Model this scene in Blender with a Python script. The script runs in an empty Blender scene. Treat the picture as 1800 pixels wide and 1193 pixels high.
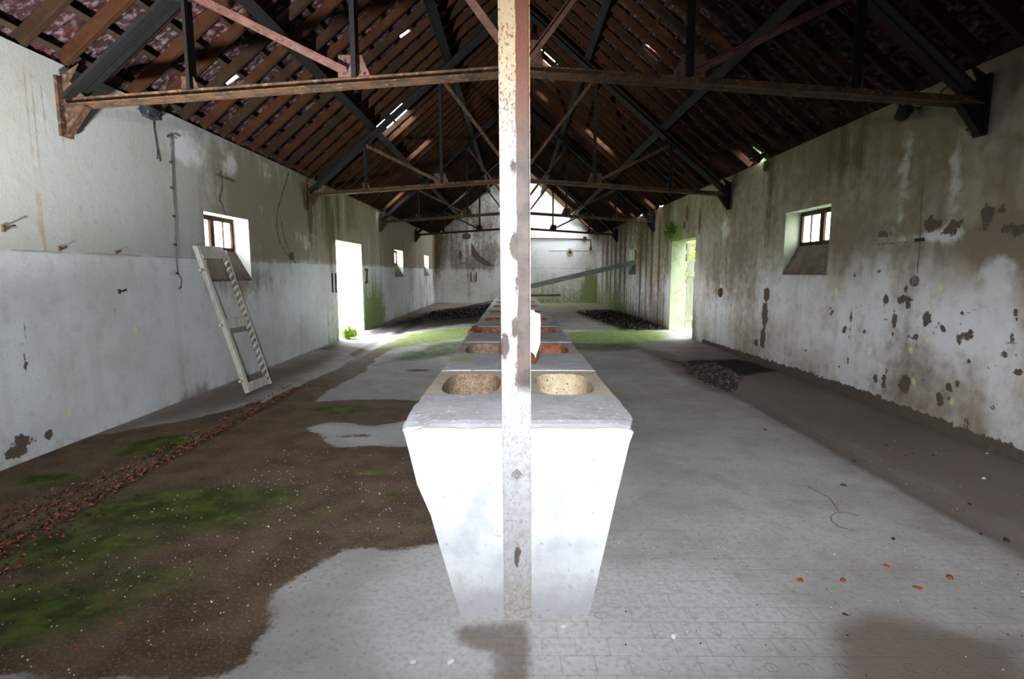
import bpy, bmesh, math, random
import numpy as np
from mathutils import Vector, Matrix, noise as mnoise
random.seed(7)
rng = np.random.default_rng(7)
scene = bpy.context.scene
COL = scene.collection

# ------------------------------------------------------------------ place
XL, XR, YN, YF = -3.65, 3.75, -2.6, 24.8       # inner faces of the walls
TH = math.atan(0.85); CT, ST = math.cos(TH), math.sin(TH)
X0 = 0.05                                       # ridge line
ZE = 3.10                                       # tile plane at the wall face
SR = (X0 - XL) / CT                             # slope length wall face -> ridge
WT = 0.35                                       # wall thickness

# ------------------------------------------------------------------ nodes
class NT:
    def __init__(s, name, rough=0.9, spec=0.25):
        s.m = bpy.data.materials.new(name); s.m.use_nodes = True
        s.t = s.m.node_tree; s.b = s.t.nodes['Principled BSDF']
        s.b.inputs['Roughness'].default_value = rough
        s.b.inputs['Specular IOR Level'].default_value = spec
        g = s.t.nodes.new('ShaderNodeNewGeometry'); s.pos = g.outputs['Position']
        s.geo = g
        s.tc = s.t.nodes.new('ShaderNodeTexCoord'); s.obj = s.tc.outputs['Object']
    def _set(s, inp, v):
        if isinstance(v, bpy.types.NodeSocket): s.t.links.new(v, inp)
        elif isinstance(v, (tuple, list)):
            inp.default_value = tuple(v) + (1,) if len(v) == 3 and len(inp.default_value) == 4 else tuple(v)
        else: inp.default_value = v
    def math(s, op, a, b=0.0, clamp=False):
        n = s.t.nodes.new('ShaderNodeMath'); n.operation = op; n.use_clamp = clamp
        s._set(n.inputs[0], a); s._set(n.inputs[1], b); return n.outputs[0]
    def vmul(s, v, xyz):
        n = s.t.nodes.new('ShaderNodeVectorMath'); n.operation = 'MULTIPLY'
        s._set(n.inputs[0], v); n.inputs[1].default_value = xyz; return n.outputs[0]
    def noise(s, scale, detail=4, vec=None, rough=0.6, dist=0.0):
        n = s.t.nodes.new('ShaderNodeTexNoise'); n.inputs['Scale'].default_value = scale
        n.inputs['Detail'].default_value = detail; n.inputs['Roughness'].default_value = rough
        n.inputs['Distortion'].default_value = dist
        s._set(n.inputs['Vector'], vec if vec is not None else s.pos); return n.outputs['Fac']
    def voro(s, scale, vec=None, feat='F1', out='Distance'):
        n = s.t.nodes.new('ShaderNodeTexVoronoi'); n.feature = feat; n.inputs['Scale'].default_value = scale
        s._set(n.inputs['Vector'], vec if vec is not None else s.pos); return n.outputs[out]
    def step(s, x, a, b):            # smooth 0..1 as x goes a..b
        n = s.t.nodes.new('ShaderNodeMapRange'); n.interpolation_type = 'SMOOTHSTEP'
        s._set(n.inputs['Value'], x)
        if a <= b:
            n.inputs['From Min'].default_value = a; n.inputs['From Max'].default_value = b
            n.inputs['To Min'].default_value = 0; n.inputs['To Max'].default_value = 1
        else:
            n.inputs['From Min'].default_value = b; n.inputs['From Max'].default_value = a
            n.inputs['To Min'].default_value = 1; n.inputs['To Max'].default_value = 0
        return n.outputs[0]
    def mix(s, f, a, b):
        n = s.t.nodes.new('ShaderNodeMix'); n.data_type = 'RGBA'; n.clamp_factor = True
        s._set(n.inputs[0], f); s._set(n.inputs[6], a); s._set(n.inputs[7], b); return n.outputs[2]
    def mul(s, a, b): return s.math('MULTIPLY', a, b)
    def add(s, a, b): return s.math('ADD', a, b)
    def sub(s, a, b): return s.math('SUBTRACT', a, b)
    def mx(s, a, b): return s.math('MAXIMUM', a, b)
    def attr(s, name):
        n = s.t.nodes.new('ShaderNodeAttribute'); n.attribute_name = name; return n.outputs['Fac']
    def sep(s, v):
        n = s.t.nodes.new('ShaderNodeSeparateXYZ'); s._set(n.inputs[0], v); return n.outputs
    def wob(s, a, scale, amp, detail=4, vec=None):   # value plus centred noise
        return s.add(a, s.mul(s.sub(s.noise(scale, detail, vec), 0.5), amp * 2))
    def bump(s, h, strength=0.3, dist=0.02):
        n = s.t.nodes.new('ShaderNodeBump'); n.inputs['Strength'].default_value = strength
        n.inputs['Distance'].default_value = dist; s._set(n.inputs['Height'], h)
        s.t.links.new(n.outputs[0], s.b.inputs['Normal'])
    def done(s, col, rough=None):
        s._set(s.b.inputs['Base Color'], col)
        if rough is not None: s._set(s.b.inputs['Roughness'], rough)
        return s.m

# ------------------------------------------------------------------ objects
class MB:
    def __init__(s): s.v = []; s.f = []; s.mi = []
    def face(s, pts, m=0):
        i = len(s.v); s.v += [tuple(p) for p in pts]; s.f.append(tuple(range(i, i + len(pts)))); s.mi.append(m)
    def hexa(s, p, m=0):            # 8 corners: 0-3 one end ring, 4-7 the other
        i = len(s.v); s.v += [tuple(q) for q in p]
        for f in ((3, 2, 1, 0), (4, 5, 6, 7), (0, 1, 5, 4), (1, 2, 6, 5), (2, 3, 7, 6), (3, 0, 4, 7)):
            s.f.append(tuple(i + k for k in f)); s.mi.append(m)
    def box(s, c, h, M=None, m=0):
        p = [Vector((sx * h[0], sy * h[1], sz * h[2])) for sz in (-1, 1) for sx, sy in ((-1, -1), (1, -1), (1, 1), (-1, 1))]
        if M is not None: p = [M @ q for q in p]
        s.hexa([q + Vector(c) for q in p], m)
    def bar(s, a, b, side, up, w, h, m=0):   # box from a to b, w along side, h along up
        a, b, side, up = map(Vector, (a, b, side, up))
        ring = lambda p: [p - side * w / 2 - up * h / 2, p + side * w / 2 - up * h / 2, p + side * w / 2 + up * h / 2, p - side * w / 2 + up * h / 2]
        s.hexa(ring(a) + ring(b), m)
    def tube(s, pts, r, n=8, m=0, cap=True):
        pts = [Vector(p) for p in pts]; rs = r if isinstance(r, (list, tuple)) else [r] * len(pts)
        i0 = len(s.v); u = None
        for k, p in enumerate(pts):
            t = (pts[min(k + 1, len(pts) - 1)] - pts[max(k - 1, 0)]).normalized()
            if u is None:
                u = t.orthogonal().normalized()
            else:
                u = (u - t * u.dot(t)).normalized()
            w = t.cross(u)
            for j in range(n):
                a = 2 * math.pi * j / n
                s.v.append(tuple(p + (u * math.cos(a) + w * math.sin(a)) * rs[k]))
        for k in range(len(pts) - 1):
            for j in range(n):
                a, b = i0 + k * n + j, i0 + k * n + (j + 1) % n
                s.f.append((a, b, b + n, a + n)); s.mi.append(m)
        if cap:
            s.f.append(tuple(i0 + j for j in reversed(range(n)))); s.mi.append(m)
            e = i0 + (len(pts) - 1) * n
            s.f.append(tuple(e + j for j in range(n))); s.mi.append(m)
    def prism(s, poly, d, m=0):     # planar polygon (3D points) extruded by vector d
        i = len(s.v); n = len(poly); d = Vector(d)
        s.v += [tuple(p) for p in poly] + [tuple(Vector(p) + d) for p in poly]
        s.f.append(tuple(i + k for k in reversed(range(n)))); s.mi.append(m)
        s.f.append(tuple(i + n + k for k in range(n))); s.mi.append(m)
        for k in range(n):
            q = (k + 1) % n; s.f.append((i + k, i + q, i + n + q, i + n + k)); s.mi.append(m)
    def build(s, name, mats, parent=None, smooth=False, fix=True, bevel=0, loc=None):
        me = bpy.data.meshes.new(name)
        v = s.v
        if loc is not None: v = [(p[0] - loc[0], p[1] - loc[1], p[2] - loc[2]) for p in v]
        me.from_pydata(v, [], s.f)
        if not isinstance(mats, (list, tuple)): mats = [mats]
        for mm in mats: me.materials.append(mm)
        me.polygons.foreach_set('material_index', s.mi)
        if fix:
            b = bmesh.new(); b.from_mesh(me); bmesh.ops.recalc_face_normals(b, faces=b.faces); b.to_mesh(me); b.free()
        if smooth: me.polygons.foreach_set('use_smooth', [True] * len(me.polygons))
        o = bpy.data.objects.new(name, me); COL.objects.link(o)
        if loc is not None: o.location = loc
        if parent is not None: o.parent = parent
        if bevel:
            bm_ = o.modifiers.new('bevel', 'BEVEL'); bm_.width = bevel; bm_.segments = 2; bm_.limit_method = 'ANGLE'
        return o

def tag(o, label, cat, group=None, kind=None):
    if label: o['label'] = label
    if cat: o['category'] = cat
    if group: o['group'] = group
    if kind: o['kind'] = kind
    return o
def thing(name, label, cat, group=None, loc=(0, 0, 0), kind=None):
    o = bpy.data.objects.new(name, None); COL.objects.link(o); o.location = loc; o.empty_display_size = .1
    return tag(o, label, cat, group, kind)
def struct(o, label=None, cat=None): return tag(o, label, cat, None, 'structure')
def clone(o, loc=None, label=None):
    r = o.copy(); COL.objects.link(r)
    if loc is not None: r.location = loc
    if label: r['label'] = label
    for ch in [c for c in bpy.data.objects if c.parent == o]:
        c = ch.copy(); COL.objects.link(c); c.parent = r
    return r

# ------------------------------------------------------------------ fields
def sd_poly(P, poly):               # signed distance, positive inside
    poly = np.asarray(poly, float); d = np.full(len(P), 1e9); ins = np.zeros(len(P), bool)
    for i in range(len(poly)):
        a, b = poly[i - 1], poly[i]; e = b - a; w = P - a
        t = np.clip((w @ e) / max(e @ e, 1e-12), 0, 1); q = w - t[:, None] * e
        d = np.minimum(d, (q ** 2).sum(1))
        c = (a[1] > P[:, 1]) != (b[1] > P[:, 1])
        with np.errstate(divide='ignore', invalid='ignore'):
            xi = (b[0] - a[0]) * (P[:, 1] - a[1]) / (b[1] - a[1]) + a[0]
        ins ^= c & (P[:, 0] < xi)
    d = np.sqrt(d); return np.where(ins, d, -d)
def sd_line(P, pts):                # minus the distance to a polyline
    d = np.full(len(P), 1e9)
    for i in range(1, len(pts)):
        a, b = np.array(pts[i - 1]), np.array(pts[i]); e = b - a; w = P - a
        t = np.clip((w @ e) / max(e @ e, 1e-12), 0, 1); q = w - t[:, None] * e
        d = np.minimum(d, np.sqrt((q ** 2).sum(1)))
    return -d
def sd_ell(P, c, r):
    q = (P - np.array(c)) / np.array(r); return (1 - np.sqrt((q ** 2).sum(1))) * min(r)
def soft(x, w): return np.clip(x / w * .5 + .5, 0, 1)
def gauss(P, c, r):
    q = (P - np.array(c)) / np.array(r); return np.exp(-(q ** 2).sum(1))
def set_attr(me, name, arr):
    a = me.attributes.new(name, 'FLOAT', 'POINT'); a.data.foreach_set('value', np.asarray(arr, np.float32))
def lines(lo, hi, segs, extra=()):  # grid lines: segs = [(to, step), ...] plus exact cuts
    out = [lo]; x = lo
    for to, st in segs:
        n = max(1, round((to - x) / st)); out += list(np.linspace(x, to, n + 1)[1:]); x = to
    out = [v for v in out if all(abs(v - e) > .012 for e in extra)] + list(extra)
    return np.array(sorted(set(v for v in out if lo <= v <= hi)))

# ------------------------------------------------------------------ materials
def wall_mat(name, low, up, dampc, tan, dado=True, runs=1.2, bg=.35, rev=((.78, .78, .74), (.5, .5, .43))):
    n = NT(name, .95, .04)
    xyz = n.sep(n.pos); z = xyz[2]
    st = n.noise(1.0, 5, n.vmul(n.pos, (5, 5, .35)))          # vertical runs
    big = n.noise(.9, 5); fine = n.noise(9, 6); speck = n.noise(60, 3)
    zz = n.wob(z, 2.2, .05)
    lowm = n.step(zz, 1.58, 1.52) if dado else n.step(n.wob(z, 1.2, .5), 1.9, 1.1)
    c = n.mix(lowm, up, low)
    c = n.mix(n.mul(n.step(big, .42, .62), bg), c, tan)
    c = n.mix(n.mul(n.step(st, .5, .75), .28), c, tan)
    c = n.mix(n.mul(n.step(fine, .5, .75), .3), c, (.3, .27, .23))
    c = n.mix(n.mul(n.step(speck, .56, .72), .4), c, (.24, .21, .18))
    dm = n.step(n.add(n.attr('damp'), n.add(n.mul(n.sub(st, .5), runs), n.add(n.mul(n.sub(fine, .5), .7), n.mul(n.sub(big, .5), .9)))), .25, .85)
    c = n.mix(n.mul(dm, .85), c, dampc)
    pl = n.step(n.wob(n.attr('pale'), 7, .45), .35, .75)
    c = n.mix(n.mul(pl, .7), c, (.72, .73, .75))
    dk = n.step(n.add(n.attr('dirt'), n.add(n.mul(n.sub(st, .5), 1.1), n.mul(n.sub(fine, .5), .5))), .3, .75)
    c = n.mix(n.mul(dk, .85), c, n.mix(fine, (.06, .042, .025), (.17, .115, .06)))
    ms = n.step(n.add(n.attr('moss'), n.add(n.mul(n.sub(st, .5), .8), n.mul(n.sub(fine, .5), .6))), .25, .75)
    mc = n.mix(n.noise(14, 4), (.06, .1, .015), (.25, .34, .08))
    c = n.mix(n.mul(ms, .88), c, mc)
    sk = n.step(n.wob(n.attr('streak'), 9, .012), -.016, -.004)
    c = n.mix(n.mul(sk, .6), c, (.3, .21, .12))
    yspot = n.step(n.wob(n.attr('yellow_spot'), 30, .015), -.01, .01)
    c = n.mix(n.mul(yspot, .6), c, (.62, .74, .3))  # small scattered pale yellow-green spots
    fl = n.step(n.add(n.wob(n.attr('flake'), 13, .075, 6), n.mul(n.sub(n.noise(45, 3), .5), .03)), -.004, .006)
    c = n.mix(fl, c, n.mix(n.noise(25, 4), (.065, .052, .042), (.16, .13, .105)))
    ck = n.step(n.wob(n.attr('crack'), 16, .022, 5), -.024, -.009)
    c = n.mix(n.mul(ck, .85), c, (.09, .07, .05))
    if dado:
        dl = n.math('ABSOLUTE', n.sub(n.wob(z, 3, .012), 1.557))
        c = n.mix(n.mul(n.step(dl, .009, .003), n.mul(n.step(n.noise(2.5, 4), .38, .5), .55)), c, (.16, .14, .11))
    c = n.mix(n.attr('reveal'), c, n.mix(n.step(n.noise(6, 5), .5, .75), rev[0], rev[1]))
    h = n.sub(n.add(n.mul(fine, .6), n.mul(n.noise(35, 5), .3)), n.add(n.mul(fl, .5), n.mul(ck, .5)))
    n.bump(h, .28, .015)
    return n.done(c)

M = {}
M['wall_l'] = wall_mat('plaster_left', (.61, .64, .665), (.41, .42, .40), (.24, .2, .145), (.38, .335, .26))
M['wall_r'] = wall_mat('plaster_right', (.64, .64, .645), (.39, .365, .34), (.19, .145, .105), (.36, .275, .19), dado=False, runs=.6, bg=.6, rev=((.25, .265, .2), (.17, .19, .1)))
M['wall_b'] = wall_mat('plaster_far', (.62, .62, .60), (.58, .58, .56), (.15, .125, .1), (.42, .38, .31))

def floor_mat():
    n = NT('floor_concrete', .95, .04)
    xyz = n.sep(n.pos); x, y = xyz[0], xyz[1]
    big = n.noise(.8, 5); mid = n.noise(4, 6); fine = n.noise(40, 4); tiny = n.noise(160, 2)
    c = n.mix(n.step(big, .35, .65), (.32, .305, .295), (.42, .405, .395))
    c = n.mix(n.mul(n.step(mid, .45, .7), .4), c, (.23, .205, .185))
    c = n.mix(n.mul(n.step(fine, .5, .72), .45), c, (.17, .15, .13))
    c = n.mix(n.mul(n.step(tiny, .62, .7), .5), c, (.55, .54, .52))
    pale = n.step(n.wob(n.attr('pale'), 3, .25, 5), .3, .7)
    c = n.mix(n.mul(pale, .7), c, n.mix(n.step(fine, .4, .65), (.52, .52, .53), (.42, .41, .40)))
    # brick pattern scored in the concrete, with ring marks
    br = n.t.nodes.new('ShaderNodeTexBrick'); br.offset = .5
    br.inputs['Scale'].default_value = 1; br.inputs['Brick Width'].default_value = .125
    br.inputs['Row Height'].default_value = .098; br.inputs['Mortar Size'].default_value = .003
    br.inputs['Mortar Smooth'].default_value = .3
    v = n.t.nodes.new('ShaderNodeVectorMath'); v.operation = 'ADD'; n._set(v.inputs[0], n.pos); v.inputs[1].default_value = (.02, .03, 0)
    n._set(br.inputs['Vector'], v.outputs[0])
    score = n.mul(n.attr('score'), n.step(n.noise(1.6, 4), .3, .5))
    ln = n.mul(br.outputs['Fac'], score)
    row = n.math('FLOOR', n.math('DIVIDE', n.add(y, .03), .098))
    par = n.math('MODULO', n.math('ABSOLUTE', row), 2.0)
    fx = n.sub(n.math('FRACT', n.add(n.math('DIVIDE', n.add(x, 10.02), .125), n.mul(par, .5))), .5)
    fy = n.sub(n.math('FRACT', n.math('DIVIDE', n.add(y, 10.0-9.8+.03), .098)), .5)
    rr = n.math('SQRT', n.add(n.mul(n.mul(fx, .125), n.mul(fx, .125)), n.mul(n.mul(fy, .098), n.mul(fy, .098))))
    ring = n.step(n.math('ABSOLUTE', n.sub(n.wob(rr, 30, .004), .022)), .006, .001)
    ring = n.mul(n.mul(ring, score), n.step(n.noise(7, 3), .45, .6))
    marks = n.mx(ln, n.mul(ring, .7))
    c = n.mix(n.mul(marks, .24), c, (.13, .115, .1))
    # damp and wet
    damp = n.step(n.wob(n.attr('damp'), 2.5, .3, 6), .25, .75)
    c = n.mix(n.mul(damp, .75), c, n.mix(mid, (.10, .068, .05), (.18, .13, .10)))
    wet = n.step(n.add(n.wob(n.attr('wet'), 3, .12, 6), n.mul(n.sub(fine, .5), .06)), -.015, .025)
    wc = n.mix(n.step(mid, .35, .65), (.06, .035, .02), (.12, .078, .045))
    wc = n.mix(n.mul(n.step(n.noise(70, 3), .52, .68), .55), wc, (.27, .19, .12))
    c = n.mix(n.mul(wet, .93), c, wc)
    moss = n.step(n.add(n.wob(n.attr('moss'), 2.2, .4, 6), n.mul(n.sub(fine, .5), .5)), .25, .8)
    mcol = n.mix(n.step(n.noise(6, 5), .4, .65), (.022, .045, .006), (.085, .125, .02))
    c = n.mix(n.mul(moss, .8), c, mcol)
    bm = n.step(n.add(n.wob(n.attr('bright_moss'), 2.0, .4, 6), n.mul(n.sub(fine, .5), .5)), .3, .8)
    c = n.mix(n.mul(bm, .85), c, n.mix(n.step(n.noise(9, 5), .4, .65), (.1, .15, .02), (.2, .245, .055)))
    dark = n.step(n.wob(n.attr('dark'), 2.5, .35, 6), .3, .7)
    c = n.mix(n.mul(dark, .92), c, (.022, .019, .018))
    h = n.sub(n.add(n.mul(fine, .35), n.mul(mid, .5)), n.mul(marks, .6))
    n.bump(h, .35, .012)
    n.done(c, n.mix(n.mul(wet, .8), (.95,) * 3, (.75,) * 3))
    return n.m
M['floor'] = floor_mat()

def rusty(name, a, b, c2, sc=6):
    n = NT(name, .75, .3)
    c = n.mix(n.step(n.noise(sc, 6), .35, .65), a, b)
    c = n.mix(n.mul(n.step(n.noise(sc * 5, 5), .52, .66), .8), c, c2)
    n.bump(n.noise(sc * 8, 5), .3, .006); return n.done(c)
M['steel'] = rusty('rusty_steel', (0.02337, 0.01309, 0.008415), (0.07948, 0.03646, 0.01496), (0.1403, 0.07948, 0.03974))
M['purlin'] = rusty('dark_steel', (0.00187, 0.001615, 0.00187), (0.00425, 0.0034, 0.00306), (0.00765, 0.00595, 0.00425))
M['pinkrust'] = rusty('primed_steel', (0.0765, 0.03251, 0.02295), (0.1148, 0.05738, 0.04399), (0.0459, 0.01912, 0.01147))
def wood(name, a, b, c2, sc=3, ax=(1, 1, 1)):
    n = NT(name, .85, .15)
    v = n.vmul(n.obj, ax)
    g = n.noise(sc, 6, v, .65, .4)
    c = n.mix(n.step(g, .35, .65), a, b)
    c = n.mix(n.mul(n.step(n.noise(sc * 4, 5, v), .52, .7), .6), c, c2)
    n.bump(g, .3, .006); return n.done(c)
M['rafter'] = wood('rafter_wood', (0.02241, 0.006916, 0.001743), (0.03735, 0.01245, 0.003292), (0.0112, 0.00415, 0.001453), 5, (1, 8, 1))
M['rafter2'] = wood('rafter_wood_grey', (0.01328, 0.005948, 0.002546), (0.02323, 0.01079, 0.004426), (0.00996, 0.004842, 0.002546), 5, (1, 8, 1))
M['batten'] = wood('batten_wood', (0.02213, 0.01383, 0.007605), (0.0332, 0.02352, 0.01383), (0.01245, 0.006916, 0.00415), 4, (6, 1, 6))
M['ladder'] = wood('ladder_wood', (.44, .42, .37), (.6, .58, .53), (.26, .23, .19), 4, (4, 4, 1))
M['ladderdark'] = wood('ladder_wood_dark', (.12, .105, .085), (.3, .275, .235), (.08, .07, .055), 4, (4, 4, 1))
M['plankgrey'] = wood('plank_grey', (0.11, 0.121, 0.121), (0.187, 0.198, 0.198), (0.055, 0.055, 0.0495), 4, (1, 6, 6))
M['planksilt'] = wood('plank_dark', (.05, .045, .035), (.1, .085, .065), (.14, .12, .09), 4, (1, 6, 6))
M['sash'] = wood('sash_wood', (0.0351, 0.0156, 0.00936), (0.0663, 0.03315, 0.0195), (0.0195, 0.00858, 0.00546), 8, (1, 1, 1))
M['cement'] = wood('sill_cement', (.09, .068, .055), (.145, .115, .1), (.2, .17, .15), 5)
M['doorwood'] = wood('door_boards', (0.1375, 0.1375, 0.1045), (0.1815, 0.1815, 0.143), (0.09075, 0.0825, 0.04675), 4, (6, 6, .6))

def tile_mat():
    n = NT('roof_tile_clay', .9, .15)
    g = n.voro(3.2, n.vmul(n.pos, (1, 1.4, 1)), out='Color')
    r = n.noise(3.0, 5); f = n.noise(16, 6)
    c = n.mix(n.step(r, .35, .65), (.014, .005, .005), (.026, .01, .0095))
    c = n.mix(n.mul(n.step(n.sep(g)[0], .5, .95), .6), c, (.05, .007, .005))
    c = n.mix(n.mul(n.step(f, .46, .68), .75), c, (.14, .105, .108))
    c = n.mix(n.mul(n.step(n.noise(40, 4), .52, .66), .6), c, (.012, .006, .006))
    n.bump(f, .4, .01); return n.done(c)
M['tile'] = tile_mat()

def white_concrete(name, slab):
    n = NT(name, .85, .25)
    xyz = n.sep(n.obj); z = xyz[2]
    f = n.noise(9, 6, n.obj); g = n.noise(45, 5, n.obj); b = n.noise(4.2, 6, n.obj)
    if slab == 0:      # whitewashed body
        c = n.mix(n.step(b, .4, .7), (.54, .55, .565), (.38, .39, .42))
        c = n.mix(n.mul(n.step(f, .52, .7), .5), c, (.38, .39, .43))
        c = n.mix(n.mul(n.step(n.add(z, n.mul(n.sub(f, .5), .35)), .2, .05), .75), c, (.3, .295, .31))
        c = n.mix(n.mul(n.step(n.noise(28, 6, n.obj), .6, .68), .45), c, (.22, .22, .24))
        n.bump(n.add(n.mul(f, .8), n.mul(g, .3)), .4, .012)
    elif slab == 1:    # grey slab
        c = n.mix(n.step(b, .35, .7), (.32, .31, .33), (.41, .40, .425))
        c = n.mix(n.mul(n.step(f, .5, .7), .4), c, (.3, .28, .28))
        c = n.mix(n.mul(n.step(n.noise(38, 5, n.obj), .58, .66), .7), c, (.6, .6, .62))
        c = n.mix(n.mul(n.step(n.noise(22, 6, n.vmul(n.obj, (.5, 2, 1))), .62, .68), .75), c, (.12, .11, .12))
        ms = n.step(n.wob(n.attr('moss'), 12, .4, 5), .3, .8)
        c = n.mix(n.mul(ms, .85), c, n.mix(g, (.2, .26, .05), (.42, .46, .16)))
        n.bump(n.add(f, n.mul(g, .5)), .5, .008)
    elif slab == 2:    # stained basin strip
        c = n.mix(n.step(b, .35, .7), (.34, .29, .24), (.42, .35, .27))
        c = n.mix(n.mul(n.step(f, .48, .7), .5), c, (.25, .2, .16))
        c = n.mix(n.mul(n.step(g, .56, .68), .5), c, (.5, .46, .4))
        n.bump(n.add(f, n.mul(g, .5)), .5, .008)
    return n.done(c)
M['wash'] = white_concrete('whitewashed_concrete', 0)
M['slab'] = white_concrete('grey_concrete_slab', 1)
M['strip'] = white_concrete('stained_concrete_strip', 2)
def basin_mat(name, a, b, c2, sc):
    n = NT(name, .9, .15)
    c = n.mix(n.step(n.noise(sc * .4, 5, n.obj), .35, .65), a, b)
    c = n.mix(n.mul(n.step(n.noise(sc, 4, n.obj), .54, .64), .85), c, c2)
    c = n.mix(n.mul(n.step(n.noise(sc * 1.4, 3, n.vmul(n.obj, (1, 1, 1))), .6, .66), .9), c, (.06, .04, .03))
    n.bump(n.noise(sc, 4, n.obj), .5, .008); return n.done(c)
M['basin_l'] = basin_mat('basin_pebbled', (.16, .105, .075), (.27, .19, .135), (.42, .33, .24), 95)
M['basin_r'] = basin_mat('basin_sandy', (.42, .33, .21), (.5, .41, .28), (.56, .5, .38), 60)
M['basin_f'] = basin_mat('basin_brick', (.2, .065, .035), (.32, .12, .07), (.4, .22, .15), 30)

def post_mat():
    n = NT('post_paint', .6, .35)
    xyz = n.sep(n.obj); x, z = xyz[0], xyz[2]
    f = n.noise(24, 6, n.obj); f2 = n.noise(75, 4, n.obj)
    rust = n.mix(n.step(n.noise(8, 6, n.obj), .35, .65), (.045, .028, .021), (.105, .073, .056))
    rust = n.mix(n.step(n.wob(z, 3, .15), 1.75, 2.15), rust, n.mix(f, (.07, .016, .008), (.2, .05, .02)))
    paint = n.mix(n.step(f, .4, .7), (.36, .36, .37), (.28, .275, .28))
    paint = n.mix(n.mul(n.step(n.wob(z, 4, .2), 1.7, 2.3), .85), paint, n.mix(f, (.62, .5, .3), (.45, .27, .1)))
    # the bare strip along one side, from slab height up
    xl = n.add(x, n.mul(z, .0075)); edge = n.add(.004, n.mul(n.sub(n.noise(2.6, 5, n.vmul(n.obj, (1, 1, 1))), .5), .04))
    bare = n.step(n.sub(n.wob(xl, 40, .004), edge), -.002, .003)
    bare = n.mul(bare, n.step(n.wob(z, 9, .06), .9, .98))
    bare = n.mul(bare, n.step(xl, .0555, .053))
    bl = n.step(n.add(n.attr('bare'), n.mul(n.sub(n.noise(30, 5, n.obj), .5), .03)), -.003, .004)
    # pitting
    pit = n.step(n.add(n.noise(110, 3, n.vmul(n.obj, (1, 1, .62))), n.mul(n.noise(14, 3, n.obj), .35)), .745, .775)
    chip = n.step(n.noise(26, 5, n.vmul(n.obj, (1.2, 1, .8))), .645, .66)
    c = n.mix(n.mul(n.mx(pit, chip), .85), paint, n.mix(n.step(n.wob(z, 3, .2), 1.7, 2.1), (.25, .23, .25), (.2, .06, .02)))
    low = n.mul(n.step(n.wob(z, 12, .1), .22, .1), n.step(n.noise(60, 4, n.obj), .47, .58))
    c = n.mix(n.mul(low, .8), c, (.3, .23, .15))
    c = n.mix(n.mul(n.mx(bare, bl), .95), c, rust)
    n.bump(n.sub(f2, n.mx(pit, bare)), .3, .004)
    return n.done(c)
M['post'] = post_mat()

def simple(name, col, rough=.8, var=.3, sc=20, obj=True):
    n = NT(name, rough, .06)
    d = tuple(c * (1 - var) for c in col); e = tuple(min(1, c * (1 + var)) for c in col)
    n.bump(n.noise(sc * 2, 4, n.obj if obj else n.pos), .2, .004)
    return n.done(n.mix(n.step(n.noise(sc, 5, n.obj if obj else n.pos), .3, .7), d, e))
M['dark_iron'] = simple('dark_iron', (.035, .03, .032), .6)
M['rust_iron'] = simple('rust_iron', (.12, .06, .035), .8)
M['cable'] = simple('cable_black', (.03, .027, .028), .7)
M['conduit'] = simple('conduit_grey', (.15, .13, .115), .7)
M['lampglass'] = simple('lamp_glass', (0.0198, 0.0225, 0.0252), .15)
M['brickbit'] = simple('brick_orange', (0.3, 0.078, 0.027), .9, .25, 40)
M['chip'] = simple('plaster_chip', (.62, .6, .55), .9, .2, 30)
M['darkbit'] = simple('dark_flake', (.05, .038, .03), .9, .4, 40)
M['twig'] = simple('twig', (0.192, 0.152, 0.104), .9)
M['leaf'] = simple('green_leaf', (.12, .26, .04), .6, .5, 5, False)
M['leaf_y'] = simple('yellow_green_leaf', (.24, .38, .04), .6, .5, 5, False)
M['litter'] = simple('leaf_litter', (.16, .06, .035), .9, .55, 30, False)
M['litterdark'] = simple('leaf_litter_dark', (0.01225, 0.0098, 0.00875), .85, .6, 14, False)
M['rubble'] = simple('rubble', (0.09, 0.069, 0.066), .9, .6, 18, False)
M['bark'] = simple('bark', (.12, .09, .06), .9)
M['grass'] = simple('ground_grass', (.22, .27, .1), .95, .4, 2, False)
M['white_board'] = wood('white_board', (.62, .62, .66), (.74, .74, .78), (.5, .5, .54), 8, (3, 3, 1))
M['board_rust'] = simple('board_end', (.11, .045, .025), .9)
M['exposed_brick'] = simple('exposed_brick', (.3, .1, .06), .9, .4, 30)
def glass():
    m = bpy.data.materials.new('window_glass'); m.use_nodes = True; t = m.node_tree; t.nodes.clear()
    o = t.nodes.new('ShaderNodeOutputMaterial'); mx_ = t.nodes.new('ShaderNodeMixShader'); tr = t.nodes.new('ShaderNodeBsdfTransparent')
    df = t.nodes.new('ShaderNodeBsdfTranslucent'); df.inputs[0].default_value = (.8, .82, .86, 1)
    nz = t.nodes.new('ShaderNodeTexNoise'); nz.inputs['Scale'].default_value = 9
    rm = t.nodes.new('ShaderNodeMapRange'); rm.inputs[3].default_value = .25; rm.inputs[4].default_value = .6
    t.links.new(nz.outputs['Fac'], rm.inputs[0]); t.links.new(rm.outputs[0], mx_.inputs[0])
    t.links.new(tr.outputs[0], mx_.inputs[1]); t.links.new(df.outputs[0], mx_.inputs[2]); t.links.new(mx_.outputs[0], o.inputs[0])
    return m
M['glass'] = glass()

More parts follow.
